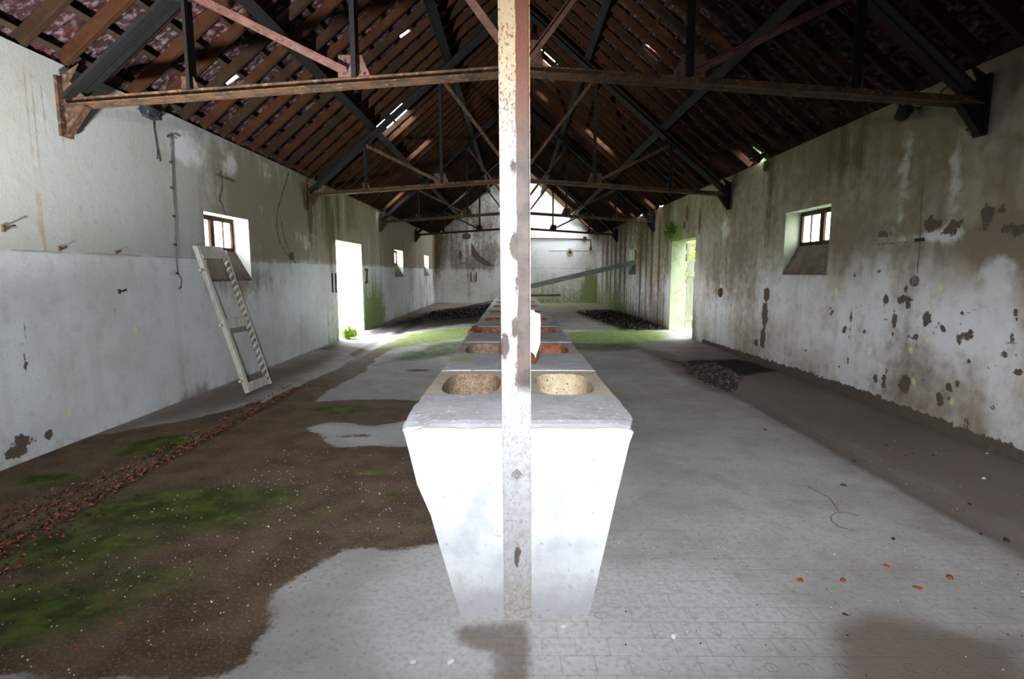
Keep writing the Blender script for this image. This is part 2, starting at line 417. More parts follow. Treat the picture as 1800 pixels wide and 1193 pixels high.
# ------------------------------------------------------------------ side walls
WIN_SILL_OUT = .36      # how far the sill rises from the inner face to the sash
def side_wall(name, x, sg, ops, mat, fields):
    ys_c = [o[k] for o in ops for k in ('y0', 'y1')]; zs_c = sorted({o[k] for o in ops for k in ('z0', 'z1') if o[k] > 0})
    ys = lines(YN, YF, [(3.4, .25), (10.5, .028), (15, .045), (YF, .07)], ys_c)
    zs = lines(0, 3.06, [(3.06, .028)], zs_c)
    ny, nz = len(ys), len(zs)
    Y, Z = np.meshgrid(ys, zs, indexing='ij'); P = np.stack([Y.ravel(), Z.ravel()], 1)
    v = [(x, a, b) for a, b in P]; f = []
    cy = (ys[:-1] + ys[1:]) / 2; cz = (zs[:-1] + zs[1:]) / 2
    for i in range(ny - 1):
        for j in range(nz - 1):
            if any(o['y0'] < cy[i] < o['y1'] and o['z0'] < cz[j] < o['z1'] for o in ops): continue
            a = i * nz + j; f.append((a, a + nz, a + nz + 1, a + 1))
    nin = len(v)
    def q(*p):
        i = len(v); v.extend(p); f.append(tuple(range(i, i + len(p))))
    xo = x + sg * WT
    for o in ops:
        y0, y1, z0, z1 = o['y0'], o['y1'], o['z0'], o['z1']
        zo = z0 + (WIN_SILL_OUT if o['win'] else 0); xm = x + sg * .2 if o['win'] else x
        for yy in (y0, y1):
            if o['win']: q((x, yy, z0), (xm, yy, zo), (xo, yy, zo), (xo, yy, z1), (x, yy, z1))
            else: q((x, yy, z0), (xo, yy, z0), (xo, yy, z1), (x, yy, z1))
        q((x, y0, z1), (x, y1, z1), (xo, y1, z1), (xo, y0, z1))
        if o['win']: q((xm, y0, zo), (xm, y1, zo), (xo, y1, zo), (xo, y0, zo)); o['zo'] = zo
        else: q((x, y0, 0), (x, y1, 0), (xo, y1, 0), (xo, y0, 0)); o['zo'] = 0
    # outer skin, top, ends
    yo = sorted([YN] + ys_c + [YF]); zt = 3.06 - WT * .85
    for a, b in zip(yo[:-1], yo[1:]):
        m = (a + b) / 2; op = next((o for o in ops if o['y0'] < m < o['y1']), None)
        if op is None: q((xo, a, 0), (xo, b, 0), (xo, b, zt), (xo, a, zt))
        else:
            if op['zo'] > 0: q((xo, a, 0), (xo, b, 0), (xo, b, op['zo']), (xo, a, op['zo']))
            q((xo, a, op['z1']), (xo, b, op['z1']), (xo, b, zt), (xo, a, zt))
    q((x, YN, 3.06), (x, YF, 3.06), (xo, YF, zt), (xo, YN, zt))
    for yy in (YN, YF): q((x, yy, 0), (xo, yy, 0), (xo, yy, zt), (x, yy, 3.06))
    me = bpy.data.meshes.new(name); me.from_pydata(v, [], f); me.materials.append(mat)
    A = fields(P)
    for k in ('damp', 'flake', 'moss', 'crack', 'pale', 'streak', 'dirt', 'yellow_spot'):
        d = A.get(k); base = -9.0 if k in ('flake', 'crack', 'streak', 'yellow_spot') else 0.0
        arr = np.full(len(v), base); 
        if d is not None: arr[:nin] = d
        set_attr(me, k, arr)
    r = np.zeros(len(v)); r[nin:] = 1; set_attr(me, 'reveal', r)
    o = bpy.data.objects.new(name, me); COL.objects.link(o); struct(o); return o

def mxl(*a):
    r = a[0]
    for k in a[1:]: r = np.maximum(r, k)
    return r

def left_fields(P):
    y, z = P[:, 0], P[:, 1]; A = {}
    up = soft(z - 1.56, .06)
    dz = soft(sd_poly(P, [(5.97,3.125),(6.399,2.843),(6.661,2.407),(6.324,1.78),(7.518,1.58),(8.692,1.202),(13.18,1.512),(13.414,3.424),(8.816,3.082)]), .5)
    A['damp'] = np.clip(.6 * dz * up + .3 * soft(y - 6.3, 1.5) * up
        + .45 * gauss(P, (6.162,0.005), (.35, .16)) + .35 * np.exp(-z / .1) + .3 * soft(y - 13.0, 1) * up + .3 * soft(y - 14.5, 3)
        + .75 * gauss(P, (7.2, 1.3), (1.1, .28)), 0, 1)
    A['dirt'] = np.clip(.5 * np.exp(-((y - 10.3) / .7) ** 2) * soft(z - 1.65, .4) + .5 * np.exp(-((y - 12.2) / 1.3) ** 2) * soft(z - 2.1, .3) + .6 * np.exp(-((y - 11.35) / .1) ** 2) * soft(z - 2.1, .3) + .5 * np.exp(-((y - 9.75) / .12) ** 2) * soft(z - 1.6, .3)
        + .45 * np.exp(-((y - 10.8) / .18) ** 2) * soft(z - 1.1, .3) + .4 * soft(y - 21, 4) + .5 * gauss(P, (24.6, 1.9), (.5, 1.4)), 0, 1)
    A['moss'] = np.clip(.95 * soft(y - 13.05, .1) * soft(15.2 - y, .6) * soft(1.15 - z, .9) + .75 * soft(y - 10.2, .8) * soft(11.2 - y, .1) * soft(.35 - z, .6)
        + .36 * np.exp(-((y - 11.2) / 1.3) ** 2) * soft(z - 1.7, .4) + .3 * gauss(P, (10.6, .8), (.4, .5)), 0, 1)
    A['pale'] = np.clip(.8 * gauss(P, (6.2, 2.75), (.5, .25)) + .7 * gauss(P, (7.138,2.763), (.25, .2)) + .5 * gauss(P, (9.0, .8), (1.2, .5)) + .55 * gauss(P, (9.625,1.977), (.9, .3)) + .5 * gauss(P, (8.103,2.866), (.5, .25)) + .4 * gauss(P, (7.932,2.199), (.3, .3)), 0, 1)
    A['flake'] = mxl(sd_ell(P, (3.853,0.161), (.1, .05)), sd_ell(P, (3.813,0.101), (.09, .05)), sd_ell(P, (4.101,0.133), (.03, .035)),
        sd_ell(P, (3.957,0.77), (.01, .06)), sd_ell(P, (11.009,2.285), (.1, .35)), sd_ell(P, (9.808,2.388), (.12, .3)), sd_ell(P, (10.664,2.689), (.08, .3)),
        sd_ell(P, (8.904,1.66), (.12, .06)))
    A['crack'] = mxl(-.013 + sd_line(P, [(3.992,1.056),(3.981,0.887),(3.95,0.72)]), -.013 + sd_line(P, [(4.912,1.081),(4.888,0.77)]), sd_line(P, [(6.894,2.648),(6.926,2.481),(6.824,2.294),(6.894,2.22),(6.946,2.1)]), sd_line(P, [(8.954,2.975),(8.648,2.576),(8.454,2.32),(8.404,2.076),(8.499,1.866),(8.71,1.699),(9.076,1.552)]) ,
        sd_line(P, [(8.568,2.263),(8.673,1.92),(8.967,1.615)]), sd_line(P, [(6.784,2.594),(7.214,2.576)]))
    A['streak'] = mxl(sd_line(P, [(4.221,2.945),(4.203,2.493),(4.2,1.994),(4.199,1.588)]), sd_line(P, [(4.278,2.905),(4.263,2.467),(4.25,2.001),(4.237,1.568)]),
        sd_line(P, [(4.352,2.827),(4.362,2.364)]), sd_line(P, [(4.508,2.55),(4.508,2.284)]))
    A['yellow_spot'] = mxl(sd_ell(P, (4.299,0.273), (.025, .06)), sd_ell(P, (5.144,0.848), (.03, .05)), sd_ell(P, (5.425,0.922), (.02, .03)))
    return A

def right_fields(P):
    y, z = P[:, 0], P[:, 1]; A = {}
    fl = np.full(len(P), -9.0)
    for c in [(5.603,1.789,0.071,0.042),(5.477,1.784,0.028,0.011),(4.986,1.831,0.067,0.06),(4.886,1.822,0.054,0.033),(4.762,1.763,0.061,0.041),(4.687,1.805,0.05,0.032),(4.393,1.839,0.044,0.098),(4.416,1.744,0.035,0.018),(4.265,1.89,0.025,0.036),(4.211,1.721,0.056,0.036),(4.116,1.713,0.062,0.035),(5.49,1.117,0.041,0.057),(5.237,1.14,0.076,0.037),(5.18,1.097,0.024,0.045),(5.232,1.204,0.015,0.045),(5.339,0.899,0.027,0.102),(4.924,0.973,0.04,0.069),(4.958,1.058,0.027,0.009),(4.538,1.015,0.015,0.04),(4.491,0.868,0.065,0.032),(4.45,0.92,0.015,0.039),(4.543,0.821,0.011,0.032),(6.128,0.749,0.035,0.039),(6.031,0.813,0.014,0.095),(5.417,0.308,0.033,0.076),(5.122,0.331,0.061,0.109),(5.547,0.292,0.023,0.039),(4.893,0.45,0.018,0.031),(4.684,0.294,0.042,0.058),(4.614,0.412,0.036,0.029),(4.518,0.458,0.012,0.029),(4.591,0.316,0.03,0.016),(5.079,0.788,0.029,0.014),(4.74,0.914,0.025,0.013),(4.82,0.863,0.013,0.043),(4.06,0.962,0.012,0.085),(4.108,0.774,0.028,0.009),(3.977,0.665,0.021,0.017),(6.41,0.912,0.031,0.056),(8.09,1.054,0.079,0.113),(8.117,0.782,0.085,0.171),(8.133,0.405,0.075,0.143),(8.35,0.319,0.053,0.059),(5.059,0.917,0.015,0.014),(5.336,0.441,0.016,0.019),(6.916,0.393,0.023,0.019),(6.181,0.3,0.018,0.018),(6.015,0.406,0.018,0.022),(6.032,1.363,0.017,0.01),(4.428,0.669,0.015,0.016),(4.154,0.344,0.013,0.018),(4.383,0.163,0.022,0.031),(5.627,1.405,0.017,0.01),(6.533,0.296,0.024,0.018),(5.762,0.778,0.019,0.012)]:
        fl = np.maximum(fl, sd_ell(P, c[:2], (c[2] * 1.15, c[3] * 1.1)))
    fl = np.maximum(fl, np.where(y < 10.8, .085 - z + .05 * soft(y - 4.2, 1.5) - .06 * soft(y - 8.5, 2), -9))
    fl = mxl(fl, sd_ell(P, (12.029,2.667), (.12, .16)), sd_ell(P, (11.194,2.41), (.08, .25)), sd_ell(P, (12.199,2.439), (.1, .1)))
    A['flake'] = fl
    A['damp'] = np.clip(.5 * soft(z - 2.0, .9) + .4 * gauss(P, (5.999,1.758), (1.1, .3)) + .6 * gauss(P, (4.245,1.61), (.45, .16)) + .3 * gauss(P, (5.2, .6), (1.0, .5))
        + .45 * gauss(P, (9.343,1.382), (1.2, .7)) + .12 * soft(y - 13, 1) + .24 + .25 * np.exp(-z / .25), 0, 1)
    A['pale'] = np.clip(.75 * gauss(P, (4.24,1.37), (.22, .2)) + .75 * gauss(P, (4.47,0.877), (.6, .35)) + .6 * gauss(P, (5.382,2.368), (.14, .7)) + .6 * gauss(P, (4.747,2.16), (.12, .7))
        + .55 * gauss(P, (5.966,0.701), (.9, .5)) + .6 * gauss(P, (9.822,2.186), (.35, .5)) + .55 * soft(y - 15, 3) + .7 * gauss(P, (4.944,1.72), (.4, .07)), 0, 1)
    st = np.zeros(len(P))
    for yy, w, a in ((14.2, .15, .6), (15.0, .12, .65), (15.6, .1, .5), (16.3, .12, .7), (18.6, .14, .75), (19.4, .1, .7), (20.4, .16, .8), (21.3, .12, .6), (22.2, .2, .7), (23.3, .15, .6), (13.6, .3, .4)):
        st = np.maximum(st, a * np.exp(-((y - yy) / w) ** 2))
    A['dirt'] = np.clip(st * soft(z - .6, .8) * 1.15 + .38 * soft(y - 14, 2) + .45 * np.exp(-((y - 8.2) / .16) ** 2) * soft(z - 1.3, .8) + .55 * np.exp(-z / .2) * soft(y - 13, .5) * soft(19 - y, 3)
        + .45 * gauss(P, (6.425,2.683), (.5, .4)) + .3 * soft(z - 2.55, .5), 0, 1)
    A['moss'] = np.clip(.72 * soft(y - 16.5, 2.5) * soft(1.5 - z, 1.6) + .95 * gauss(P, (12.869,2.326), (.9, .28)) + .8 * soft(11.45 - y, .05) * soft(y - 10.9, .3) * soft(.75 - z, 1.0)
        + .8 * gauss(P, (8.307,2.994), (.14, .16)) + .5 * soft(y - 13.1, .2) * soft(14.2 - y, .6) * soft(.6 - z, .8), 0, 1)
    A['crack'] = mxl(sd_line(P, [(4.514,1.049),(4.391,1.113),(4.302,1.111)]), sd_line(P, [(4.217,0.848),(3.995,0.877)]), sd_line(P, [(5.987,1.008),(5.798,1.061),(5.613,1.052)]),
        sd_line(P, [(5.566,0.917),(5.425,0.93)]), sd_line(P, [(4.244,0.646),(4.146,0.686)]), sd_line(P, [(6.137,1.659),(5.633,1.686),(5.107,1.681)])) - .012
    A['streak'] = mxl(sd_line(P, [(5.133,2.171),(5.11,1.893),(5.095,1.684),(5.091,1.404)]), sd_line(P, [(4.9,1.234),(4.894,1.097)]), sd_line(P, [(5.337,1.423),(5.33,1.219)]))
    spt = np.full(len(P), -9.0)
    for a, b in [(4.806,1.27),(6.43,0.602),(4.889,0.785),(5.089,0.669),(6.348,1.184),(7.35,1.163),(5.016,0.381),(5.912,0.273),(10.498,0.822),(4.558,0.299)]: spt = np.maximum(spt, sd_ell(P, (a, b), (.03, .035)))
    A['yellow_spot'] = spt
    return A

OPS_L = [dict(y0=6.45, y1=7.52, z0=1.31, z1=2.11, win=True), dict(y0=11.15, y1=12.99, z0=0, z1=2.05, win=False),
         dict(y0=16.55, y1=17.8, z0=1.28, z1=2.08, win=True), dict(y0=21.9, y1=23.1, z0=1.28, z1=2.08, win=True)]
OPS_R = [dict(y0=6.57, y1=7.65, z0=1.39, z1=2.21, win=True), dict(y0=11.38, y1=13.1, z0=0, z1=2.12, win=False),
         dict(y0=16.9, y1=18.0, z0=1.35, z1=2.13, win=True)]
side_wall('wall_left', XL, -1, OPS_L, M['wall_l'], left_fields)
side_wall('wall_right', XR, 1, OPS_R, M['wall_r'], right_fields)

# ------------------------------------------------------------------ far gable wall
def far_wall():
    xs = lines(XL, XR, [(XR, .05)]); zs = lines(0, 6.25, [(6.25, .05)])
    X, Z = np.meshgrid(xs, zs, indexing='ij'); P = np.stack([X.ravel(), Z.ravel()], 1)
    lim = ZE + .85 * np.minimum(P[:, 0] - XL, XR - P[:, 0]) - .02
    zc = np.minimum(P[:, 1], lim)
    v = [(a, YF, c) for a, c in zip(P[:, 0], zc)]; f = []; nx, nz = len(xs), len(zs)
    for i in range(nx - 1):
        for j in range(nz - 1):
            a = i * nz + j
            if zc[a + 1] - zc[a] < 1e-6 and zc[a + nz + 1] - zc[a + nz] < 1e-6: continue
            f.append((a, a + 1, a + nz + 1, a + nz))
    nin = len(v)
    xm = X0; zr = ZE + .85 * (X0 - XL) - .02
    oo = [(XL - WT, 0), (XR + WT, 0), (XR + WT, ZE - .85 * WT - .02), (xm, zr), (XL - WT, ZE - .85 * WT - .02)]
    i = len(v); v += [(a, YF + WT, b) for a, b in oo]; f.append(tuple(range(i, i + 5)))
    me = bpy.data.meshes.new('wall_far'); me.from_pydata(v, [], f); me.materials.append(M['wall_b'])
    x, z = P[:, 0], P[:, 1]
    A = dict(damp=np.clip(.5 * soft(-.3 - x, 1.0) * soft(z - 1.5, .15) + .22 * soft(-.2 - x, 1) + .25 * gauss(P, (1.2, 3.1), (.6, .3)), 0, 1),
        dirt=np.clip(.75 * gauss(P, (-3.6, 2.2), (.35, 1.6)) + .4 * gauss(P, (-3.0, 2.9), (.9, .3)) + .5 * gauss(P, (3.6, 2.2), (.14, 1.2)) + .4 * gauss(P, (-2.8, 2.35), (.5, .06)), 0, 1),
        moss=np.clip(.62 * soft(x - .3, .6) * soft(1.15 - z, 1.0) + .6 * gauss(P, (3.5, .7), (.4, 1.0)) + .45 * gauss(P, (-2.1, 1.25), (.35, .25)), 0, 1),
        pale=np.clip(.8 * gauss(P, (-2.0, 2.9), (.2, 1.0)) + 1.0 * gauss(P, (1.8, 2.6), (1.3, 1.5)), 0, 1),
        flake=mxl(sd_poly(P, [(-1.983,2.758),(-1.78,2.428),(-1.55,2.122),(-1.112,1.815),(-0.958,1.661),(-1.423,1.712),(-1.732,1.917),(-1.989,2.173)]), sd_ell(P, (-2.48,2.147), (.09, .2)), sd_ell(P, (-2.186,3.011), (.2, .15))),
        crack=mxl(sd_line(P, [(-1.732,1.994),(-1.294,1.712),(-0.777,1.687)]), sd_line(P, [(1.545,2.351),(3.374,2.35)])), streak=sd_line(P, [(3.657,2.376),(3.666,1.866)]), yellow_spot=None)
    for k, d in A.items():
        base = -9.0 if k in ('flake', 'crack', 'streak', 'yellow_spot') else 0.0
        arr = np.full(len(v), base)
        if d is not None: arr[:nin] = d
        set_attr(me, k, arr)
    set_attr(me, 'reveal', np.zeros(len(v)))
    o = bpy.data.objects.new('wall_far', me); COL.objects.link(o); struct(o)
far_wall()

# near gable wall behind the camera
def near_wall():
    mb = MB(); y0 = YN - WT; zl = ZE - .85 * WT - .02; zr = ZE + .85 * (X0 - XL) - .02
    mb.prism([(XL - WT, y0, 0), (XR + WT, y0, 0), (XR + WT, y0, zl), (X0, y0, zr), (XL - WT, y0, zl)], (0, WT, 0))
    o = mb.build('wall_near', M['wall_plain']); struct(o)
M['wall_plain'] = simple('plaster_plain', (.5, .49, .46), .9, .2, 3)
near_wall()

# ------------------------------------------------------------------ floor
def floor():
    GL, GR = -2.7, 2.62
    xs = lines(XL - .02, XR + .02, [(XR + .02, .045)], [GL - .1, GL - .06, GL + .06, GL + .1, GR - .09, GR - .05, GR + .05, GR + .09])
    ys = lines(YN - WT, YF, [(1.2, .3), (9, .045), (15, .08), (YF, .12)])
    X, Y = np.meshgrid(xs, ys, indexing='ij'); P = np.stack([X.ravel(), Y.ravel()], 1)
    x, y = P[:, 0], P[:, 1]
    z = np.zeros(len(P))
    z -= (.035 * soft(.1 - np.abs(x - GL), .05) + .012 * soft(.09 - np.abs(x - GR), .05)) * ((y < 24) & (y > YN + .3))
    nx, ny = len(xs), len(ys)
    f = [(i * ny + j, (i + 1) * ny + j, (i + 1) * ny + j + 1, i * ny + j + 1) for i in range(nx - 1) for j in range(ny - 1)]
    me = bpy.data.meshes.new('floor'); me.from_pydata([tuple(p) for p in np.column_stack([x, y, z])], [], f); me.materials.append(M['floor'])
    wetA = sd_poly(P, [(-1.035,1.71),(-0.961,1.802),(-0.95,1.952),(-1.044,2.142),(-1.035,2.268),(-0.95,2.46),(-0.879,2.584),(-0.769,2.602),(-0.62,2.585),(-0.428,2.656),(-0.135,2.718),(-0.283,5.858),(-1.191,5.827),(-1.796,5.851),(-2.219,5.716),(-2.203,6.408),(-2.113,7.453),(-2.257,8.71),(-2.266,9.906),(-2.793,9.903),(-3.476,10.374),(-3.609,9.824),(-3.099,9.538),(-2.7,8.948),(-2.663,7.908),(-2.757,6.852),(-2.766,5.9),(-2.921,5.35),(-3.263,4.889),(-3.627,4.532),(-3.798,4.11),(-3.824,3.852),(-3.762,3.539),(-1.904,1.705)])
    dry = sd_poly(P, [(-1.89,4.748),(-1.764,4.936),(-1.565,4.898),(-1.271,4.788),(-1.031,5.018),(-0.569,5.021),(-0.487,4.269),(-0.812,4.267),(-1.397,4.206),(-1.544,4.368),(-1.686,4.526)])
    island = sd_ell(P, (-1.435,4.511), (.11, .045))
    wet = np.maximum(np.minimum(wetA, -dry), np.minimum(island, .02))
    wet = mxl(wet, sd_ell(P, (-1.395,7.679), (.2, .09)))
    wet = np.where(y < 1.3, np.where((x < -.9), .3, -.3), wet)
    set_attr(me, 'wet', wet)
    rd = sd_poly(P, [(2.302,10.083),(2.556,8.735),(2.936,8.621),(3.671,8.741),(3.818,7.571),(3.354,7.396),(2.994,7.189),(2.578,6.215),(2.389,6.465),(2.382,7.699)])
    damp = np.clip(.75 * soft(rd, .3) + .85 * soft(x - 2.45, .6) * soft(y - 1.5, 1) * soft(11 - y, 3) + .75 * soft(.05 - np.abs(x - GR), .1) * soft(y - 2.6, .4) * soft(9 - y, 2)
        + .8 * soft(sd_poly(P, [(1.269,2.04),(1.448,2.123),(1.617,2.06),(1.821,1.973),(2.034,1.941),(1.737,1.631),(1.061,1.628)]), .12)
        + .72 * soft(sd_poly(P, [(-0.251,2.014),(0.047,2.044),(0.073,1.93),(0.063,1.622),(-0.102,1.622),(-0.089,1.836),(-0.225,1.881)]), .04)
        + .5 * soft(sd_poly(P, [(-3.966,4.002),(-3.315,4.928),(-2.896,6.187),(-2.832,7.671),(-3.144,9.68),(-3.47,7.446),(-3.529,5.392),(-3.79,3.816)]), .3)
        + .6 * soft(y - 14, 3) + .5 * soft(-.4 - x, .3) * soft(y - 14.3, 1.5) + .35 * soft(-2.75 - x, .3), 0, 1)
    set_attr(me, 'damp', damp)
    moss = np.zeros(len(P))
    for (u, w, a) in [((-1.969,3.095),(0.75,0.45),0.9),((-2.21,2.617),(0.6,0.4),0.75),((-2.027,2.059),(0.6,0.3),0.85),((-2.967,4.285),(0.28,0.38),0.95),((-3.159,3.521),(0.3,0.14),0.9),((-1.778,5.401),(0.42,0.26),0.8),((-0.773,3.269),(0.12,0.12),0.7),((-1.153,3.021),(0.4,0.3),0.4),((-1.705,2.309),(0.5,0.3),0.55)]:
        moss = np.maximum(moss, a * gauss(P, u, w))
    moss = mxl(moss, .75 * soft(sd_poly(P, [(-2.152,8.059),(-1.82,8.32),(-1.254,8.715),(-0.453,9.483),(-0.538,11.286),(-1.678,10.903),(-2.01,9.206)]), .3),
        .7 * soft(sd_poly(P, [(0.808,9.489),(2.069,9.496),(2.478,9.931),(2.491,10.925),(0.927,10.917)]), .3), .5 * soft(x - .2, .3) * soft(y - 19, 3))
    set_attr(me, 'moss', np.clip(moss, 0, 1))
    bmoss = mxl(.95 * soft(sd_poly(P, [(-2.55,9.203),(-2.633,12.11),(-1.926,13.482),(-0.809,13.916),(-0.681,11.688),(-1.525,10.638),(-2.128,9.758)]), .5),
        .95 * soft(sd_poly(P, [(1.067,12.594),(2.757,13.37),(3.729,12.73),(3.07,10.928),(2.263,10.404),(0.912,10.738)]), .4), .8 * gauss(P, (-0.979,3.649), (.24, .045)),
        .75 * gauss(P, (2.639,20.05), (1.0, 1.2)))
    set_attr(me, 'bright_moss', np.clip(bmoss, 0, 1))
    pale = np.clip(.85 * gauss(P, (-2.489,10.899), (.6, .75)) * (x > XL) + .8 * gauss(P, (.55, 2.1), (.9, .5)) + .7 * gauss(P, (-.25, 2.2), (.5, .6)) + .75 * gauss(P, (-2.952,10.897), (.7, .8))
        + .6 * gauss(P, (3.185,10.929), (.6, .6)) + .55 * soft(dry, .1) + .35 * gauss(P, (1.8,4.31), (.5, .5)), 0, 1)
    set_attr(me, 'pale', pale)
    dark = np.clip(1.2 * soft(sd_poly(P, [(-3.403,12.106),(-3.292,15.187),(-2.888,19.153),(-0.969,24.912),(-0.622,15.934),(-1.612,14.526),(-2.513,12.821)]), .8)
        + .9 * soft(sd_poly(P, [(2.103,18.131),(3.273,20.053),(3.885,18.915),(3.88,13.11),(2.564,13.103),(2.382,14.546)]), .6)
        + .9 * soft(sd_poly(P, [(2.898,8.508),(3.671,8.741),(3.818,7.571),(3.196,7.395),(2.8,8.085)]), .2) + .65 * soft(sd_poly(P, [(2.373,9.93),(2.556,8.735),(2.995,8.399),(3.143,7.27),(2.578,6.215),(2.389,6.465),(2.341,7.698)]), .3), 0, 1)
    set_attr(me, 'dark', dark)
    set_attr(me, 'score', soft(x + .05, .3) * soft(2.75 - y, .8) * (1 - .7 * soft(x - 1.8, .5)))
    o = bpy.data.objects.new('floor', me); COL.objects.link(o); struct(o)
floor()

# ------------------------------------------------------------------ roof covering
def SP(side, s, y, d):              # slope coordinates -> place; d = depth below the tile plane
    x = XL + s * CT + d * ST; z = ZE + s * ST - d * CT
    return (x, y, z) if side < 0 else (2 * X0 - x, y, z)
def SV(side):
    k = 1 if side < 0 else -1
    return Vector((k * CT, 0, ST)), Vector((0, 1, 0)), Vector((k * ST, 0, -CT))   # up the slope, along, inwards
RSTEP, RY0 = .385, 3.33             # rafter spacing
def bay(y):                         # the clear strip between two rafters nearest to y
    k = math.floor((y - RY0) / RSTEP); return RY0 + k * RSTEP + .045, RY0 + (k + 1) * RSTEP - .045
HOLES = {-1: [], 1: []}
for side, lst in ((-1, [((10.178,1.587),(10.448,1.995)),((10.854,1.688),(10.952,1.956)),((12.953,1.621),(12.899,1.916)),((21.345,1.619),(21.344,2.114)),((14.735,0.352),(14.797,0.639))]),
                  (1, [((11.447,4.179),(11.421,3.88)),((12.047,4.185),(11.835,3.84)),((13.167,2.478),(13.026,2.031)),((14.356,0.224),(14.159,-0.101)),((16.474,0.185),(16.366,-0.191)),((21.998,2.559),(21.518,1.881)),((17.564,0.78),(17.422,0.455))])):
    for a, b in lst:
        y0, y1 = bay((a[0] + b[0]) / 2); s0, s1 = sorted((a[1], b[1])); s0 -= .1; s1 += .1; HOLES[side].append((y0, y1, s0, s1))
HOLES[1].append((23.4, 24.55, 1.2, 4.3)); HOLES[1].append((23.7, 24.3, .35, 1.1)); HOLES[1].append((8.45, 8.66, -.12, .3))
TINY = {-1: [(6.365,0.619),(8.361,2.642),(11.527,1.799),(12.293,2.589),(12.672,3.669),(19.238,0.543)], 1: [(13.62,3.975),(8.319,2.266)]}
def roof(side, name):
    gs, gy = .34, .225; s0 = -.62; mb_v = []; mb_f = []
    ncs = math.ceil((SR - s0) / gs); ncy = math.ceil((25.4 + 2.9) / gy)
    prof = [(0, 0.0), (.045, -.028), (.10, 0.0), (.30, .004), (.5, -.012), (.72, .004), (.95, 0.0)]
    us = [p[0] for p in prof] + [1.0]; ds = [p[1] for p in prof] + [0.0]
    ts = [0, .08, .5, 1.0]
    for c in range(ncs):
        a = s0 + c * gs; b = min(a + gs, SR + .02)
        for k in range(ncy):
            yb = -2.9 + k * gy + (gy / 2 if c % 2 else 0); j = rng.normal(0, .004); tw = rng.normal(0, .004)
            for i in range(len(us) - 1):
                for t in range(3):
                    ya, yc = yb + us[i] * gy, yb + us[i + 1] * gy
                    sa, sb = a + (b - a) * ts[t], a + (b - a) * ts[t + 1]
                    my, ms = (ya + yc) / 2, (sa + sb) / 2
                    if any(h[0] < my < h[1] and h[2] < ms < h[3] for h in HOLES[side]): continue
                    if any(abs(my - p[0]) < .024 and abs(ms - p[1]) < .09 for p in TINY[side]): continue
                    dd = lambda u, t_: ds[u] - .042 * (1 - t_) - .004 + j + tw * (us[u] - .5)
                    q = [SP(side, sa, ya, dd(i, ts[t])), SP(side, sa, yc, dd(i + 1, ts[t])), SP(side, sb, yc, dd(i + 1, ts[t + 1])), SP(side, sb, ya, dd(i, ts[t + 1]))]
                    n0 = len(mb_v); mb_v += q; mb_f.append((n0, n0 + 1, n0 + 2, n0 + 3))
                    if t == 0:      # the thick lower lip closes against the course below
                        q2 = [SP(side, sa, ya, .012), SP(side, sa, yc, .012), q[1], q[0]]
                        n0 = len(mb_v); mb_v += q2; mb_f.append((n0, n0 + 1, n0 + 2, n0 + 3))
    me = bpy.data.meshes.new(name); me.from_pydata(mb_v, [], mb_f); me.materials.append(M['tile'])
    o = bpy.data.objects.new(name, me); COL.objects.link(o); struct(o)
    sm = o.modifiers.new('thickness', 'SOLIDIFY'); sm.thickness = .012; sm.offset = 0
    return o
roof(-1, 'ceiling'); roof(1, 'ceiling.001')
# ridge capping
mb = MB(); mb.prism([(X0 - .2, YN - .4, ZE + SR * ST - .14), (X0, YN - .4, ZE + SR * ST + .03), (X0 + .2, YN - .4, ZE + SR * ST - .14), (X0 + .2, YN - .4, ZE + SR * ST - .1), (X0, YN - .4, ZE + SR * ST + .08), (X0 - .2, YN - .4, ZE + SR * ST - .1)], (0, YF + .9 - YN, 0))
struct(mb.build('trim_ridge', M['tile']))

# ------------------------------------------------------------------ windows and doors
def window(nm, x, sg, o):
    y0, y1, z1, zo, z0 = o['y0'] + .004, o['y1'] - .004, o['z1'] - .004, o['zo'] + .004, o['z0']
    xf = x + sg * .235; yc = (y0 + y1) / 2; w = .05
    r = MB()
    for (a, b, c, d) in ((y0, y0 + w, zo, z1), (y1 - w, y1, zo, z1), (y0 + w, y1 - w, zo, zo + w), (y0 + w, y1 - w, z1 - w, z1)):
        r.box((xf, (a + b) / 2, (c + d) / 2), (.03, (b - a) / 2, (d - c) / 2))
    fr = struct(r.build(nm, M['sash'], bevel=.004))
    m = MB(); m.box((xf, yc, (zo + z1) / 2), (.034, .045, (z1 - zo) / 2 - w)); m.build('mullion', M['sash'], fr, bevel=.004)
    for a, b in ((y0 + w, yc - .045), (yc + .045, y1 - w)):
        g = MB(); g.box((xf, (a + b) / 2, (zo + z1) / 2), (.003, (b - a) / 2, (z1 - zo) / 2 - w)); g.build('pane', M['glass'], fr)
        g = MB(); g.box((xf - sg * .012, (a + b) / 2 + .02, (zo + z1) / 2), (.008, .009, (z1 - zo) / 2 - w)); g.build('glazing_bar', M['sash'], fr)
    s = MB(); t = .025
    s.prism([(x - sg * .004, y0, z0), (x + sg * .2, y0, zo), (x + sg * .2, y0, zo - t), (x - sg * .004, y0, z0 - t)], (0, y1 - y0, 0))
    s.build('window_sill', M['cement'], fr)
window('window_1', XL, -1, OPS_L[0]); window('window_2', XL, -1, OPS_L[2]); window('window_3', XL, -1, OPS_L[3])
window('window_4', XR, 1, OPS_R[0]); window('window_5', XR, 1, OPS_R[2])

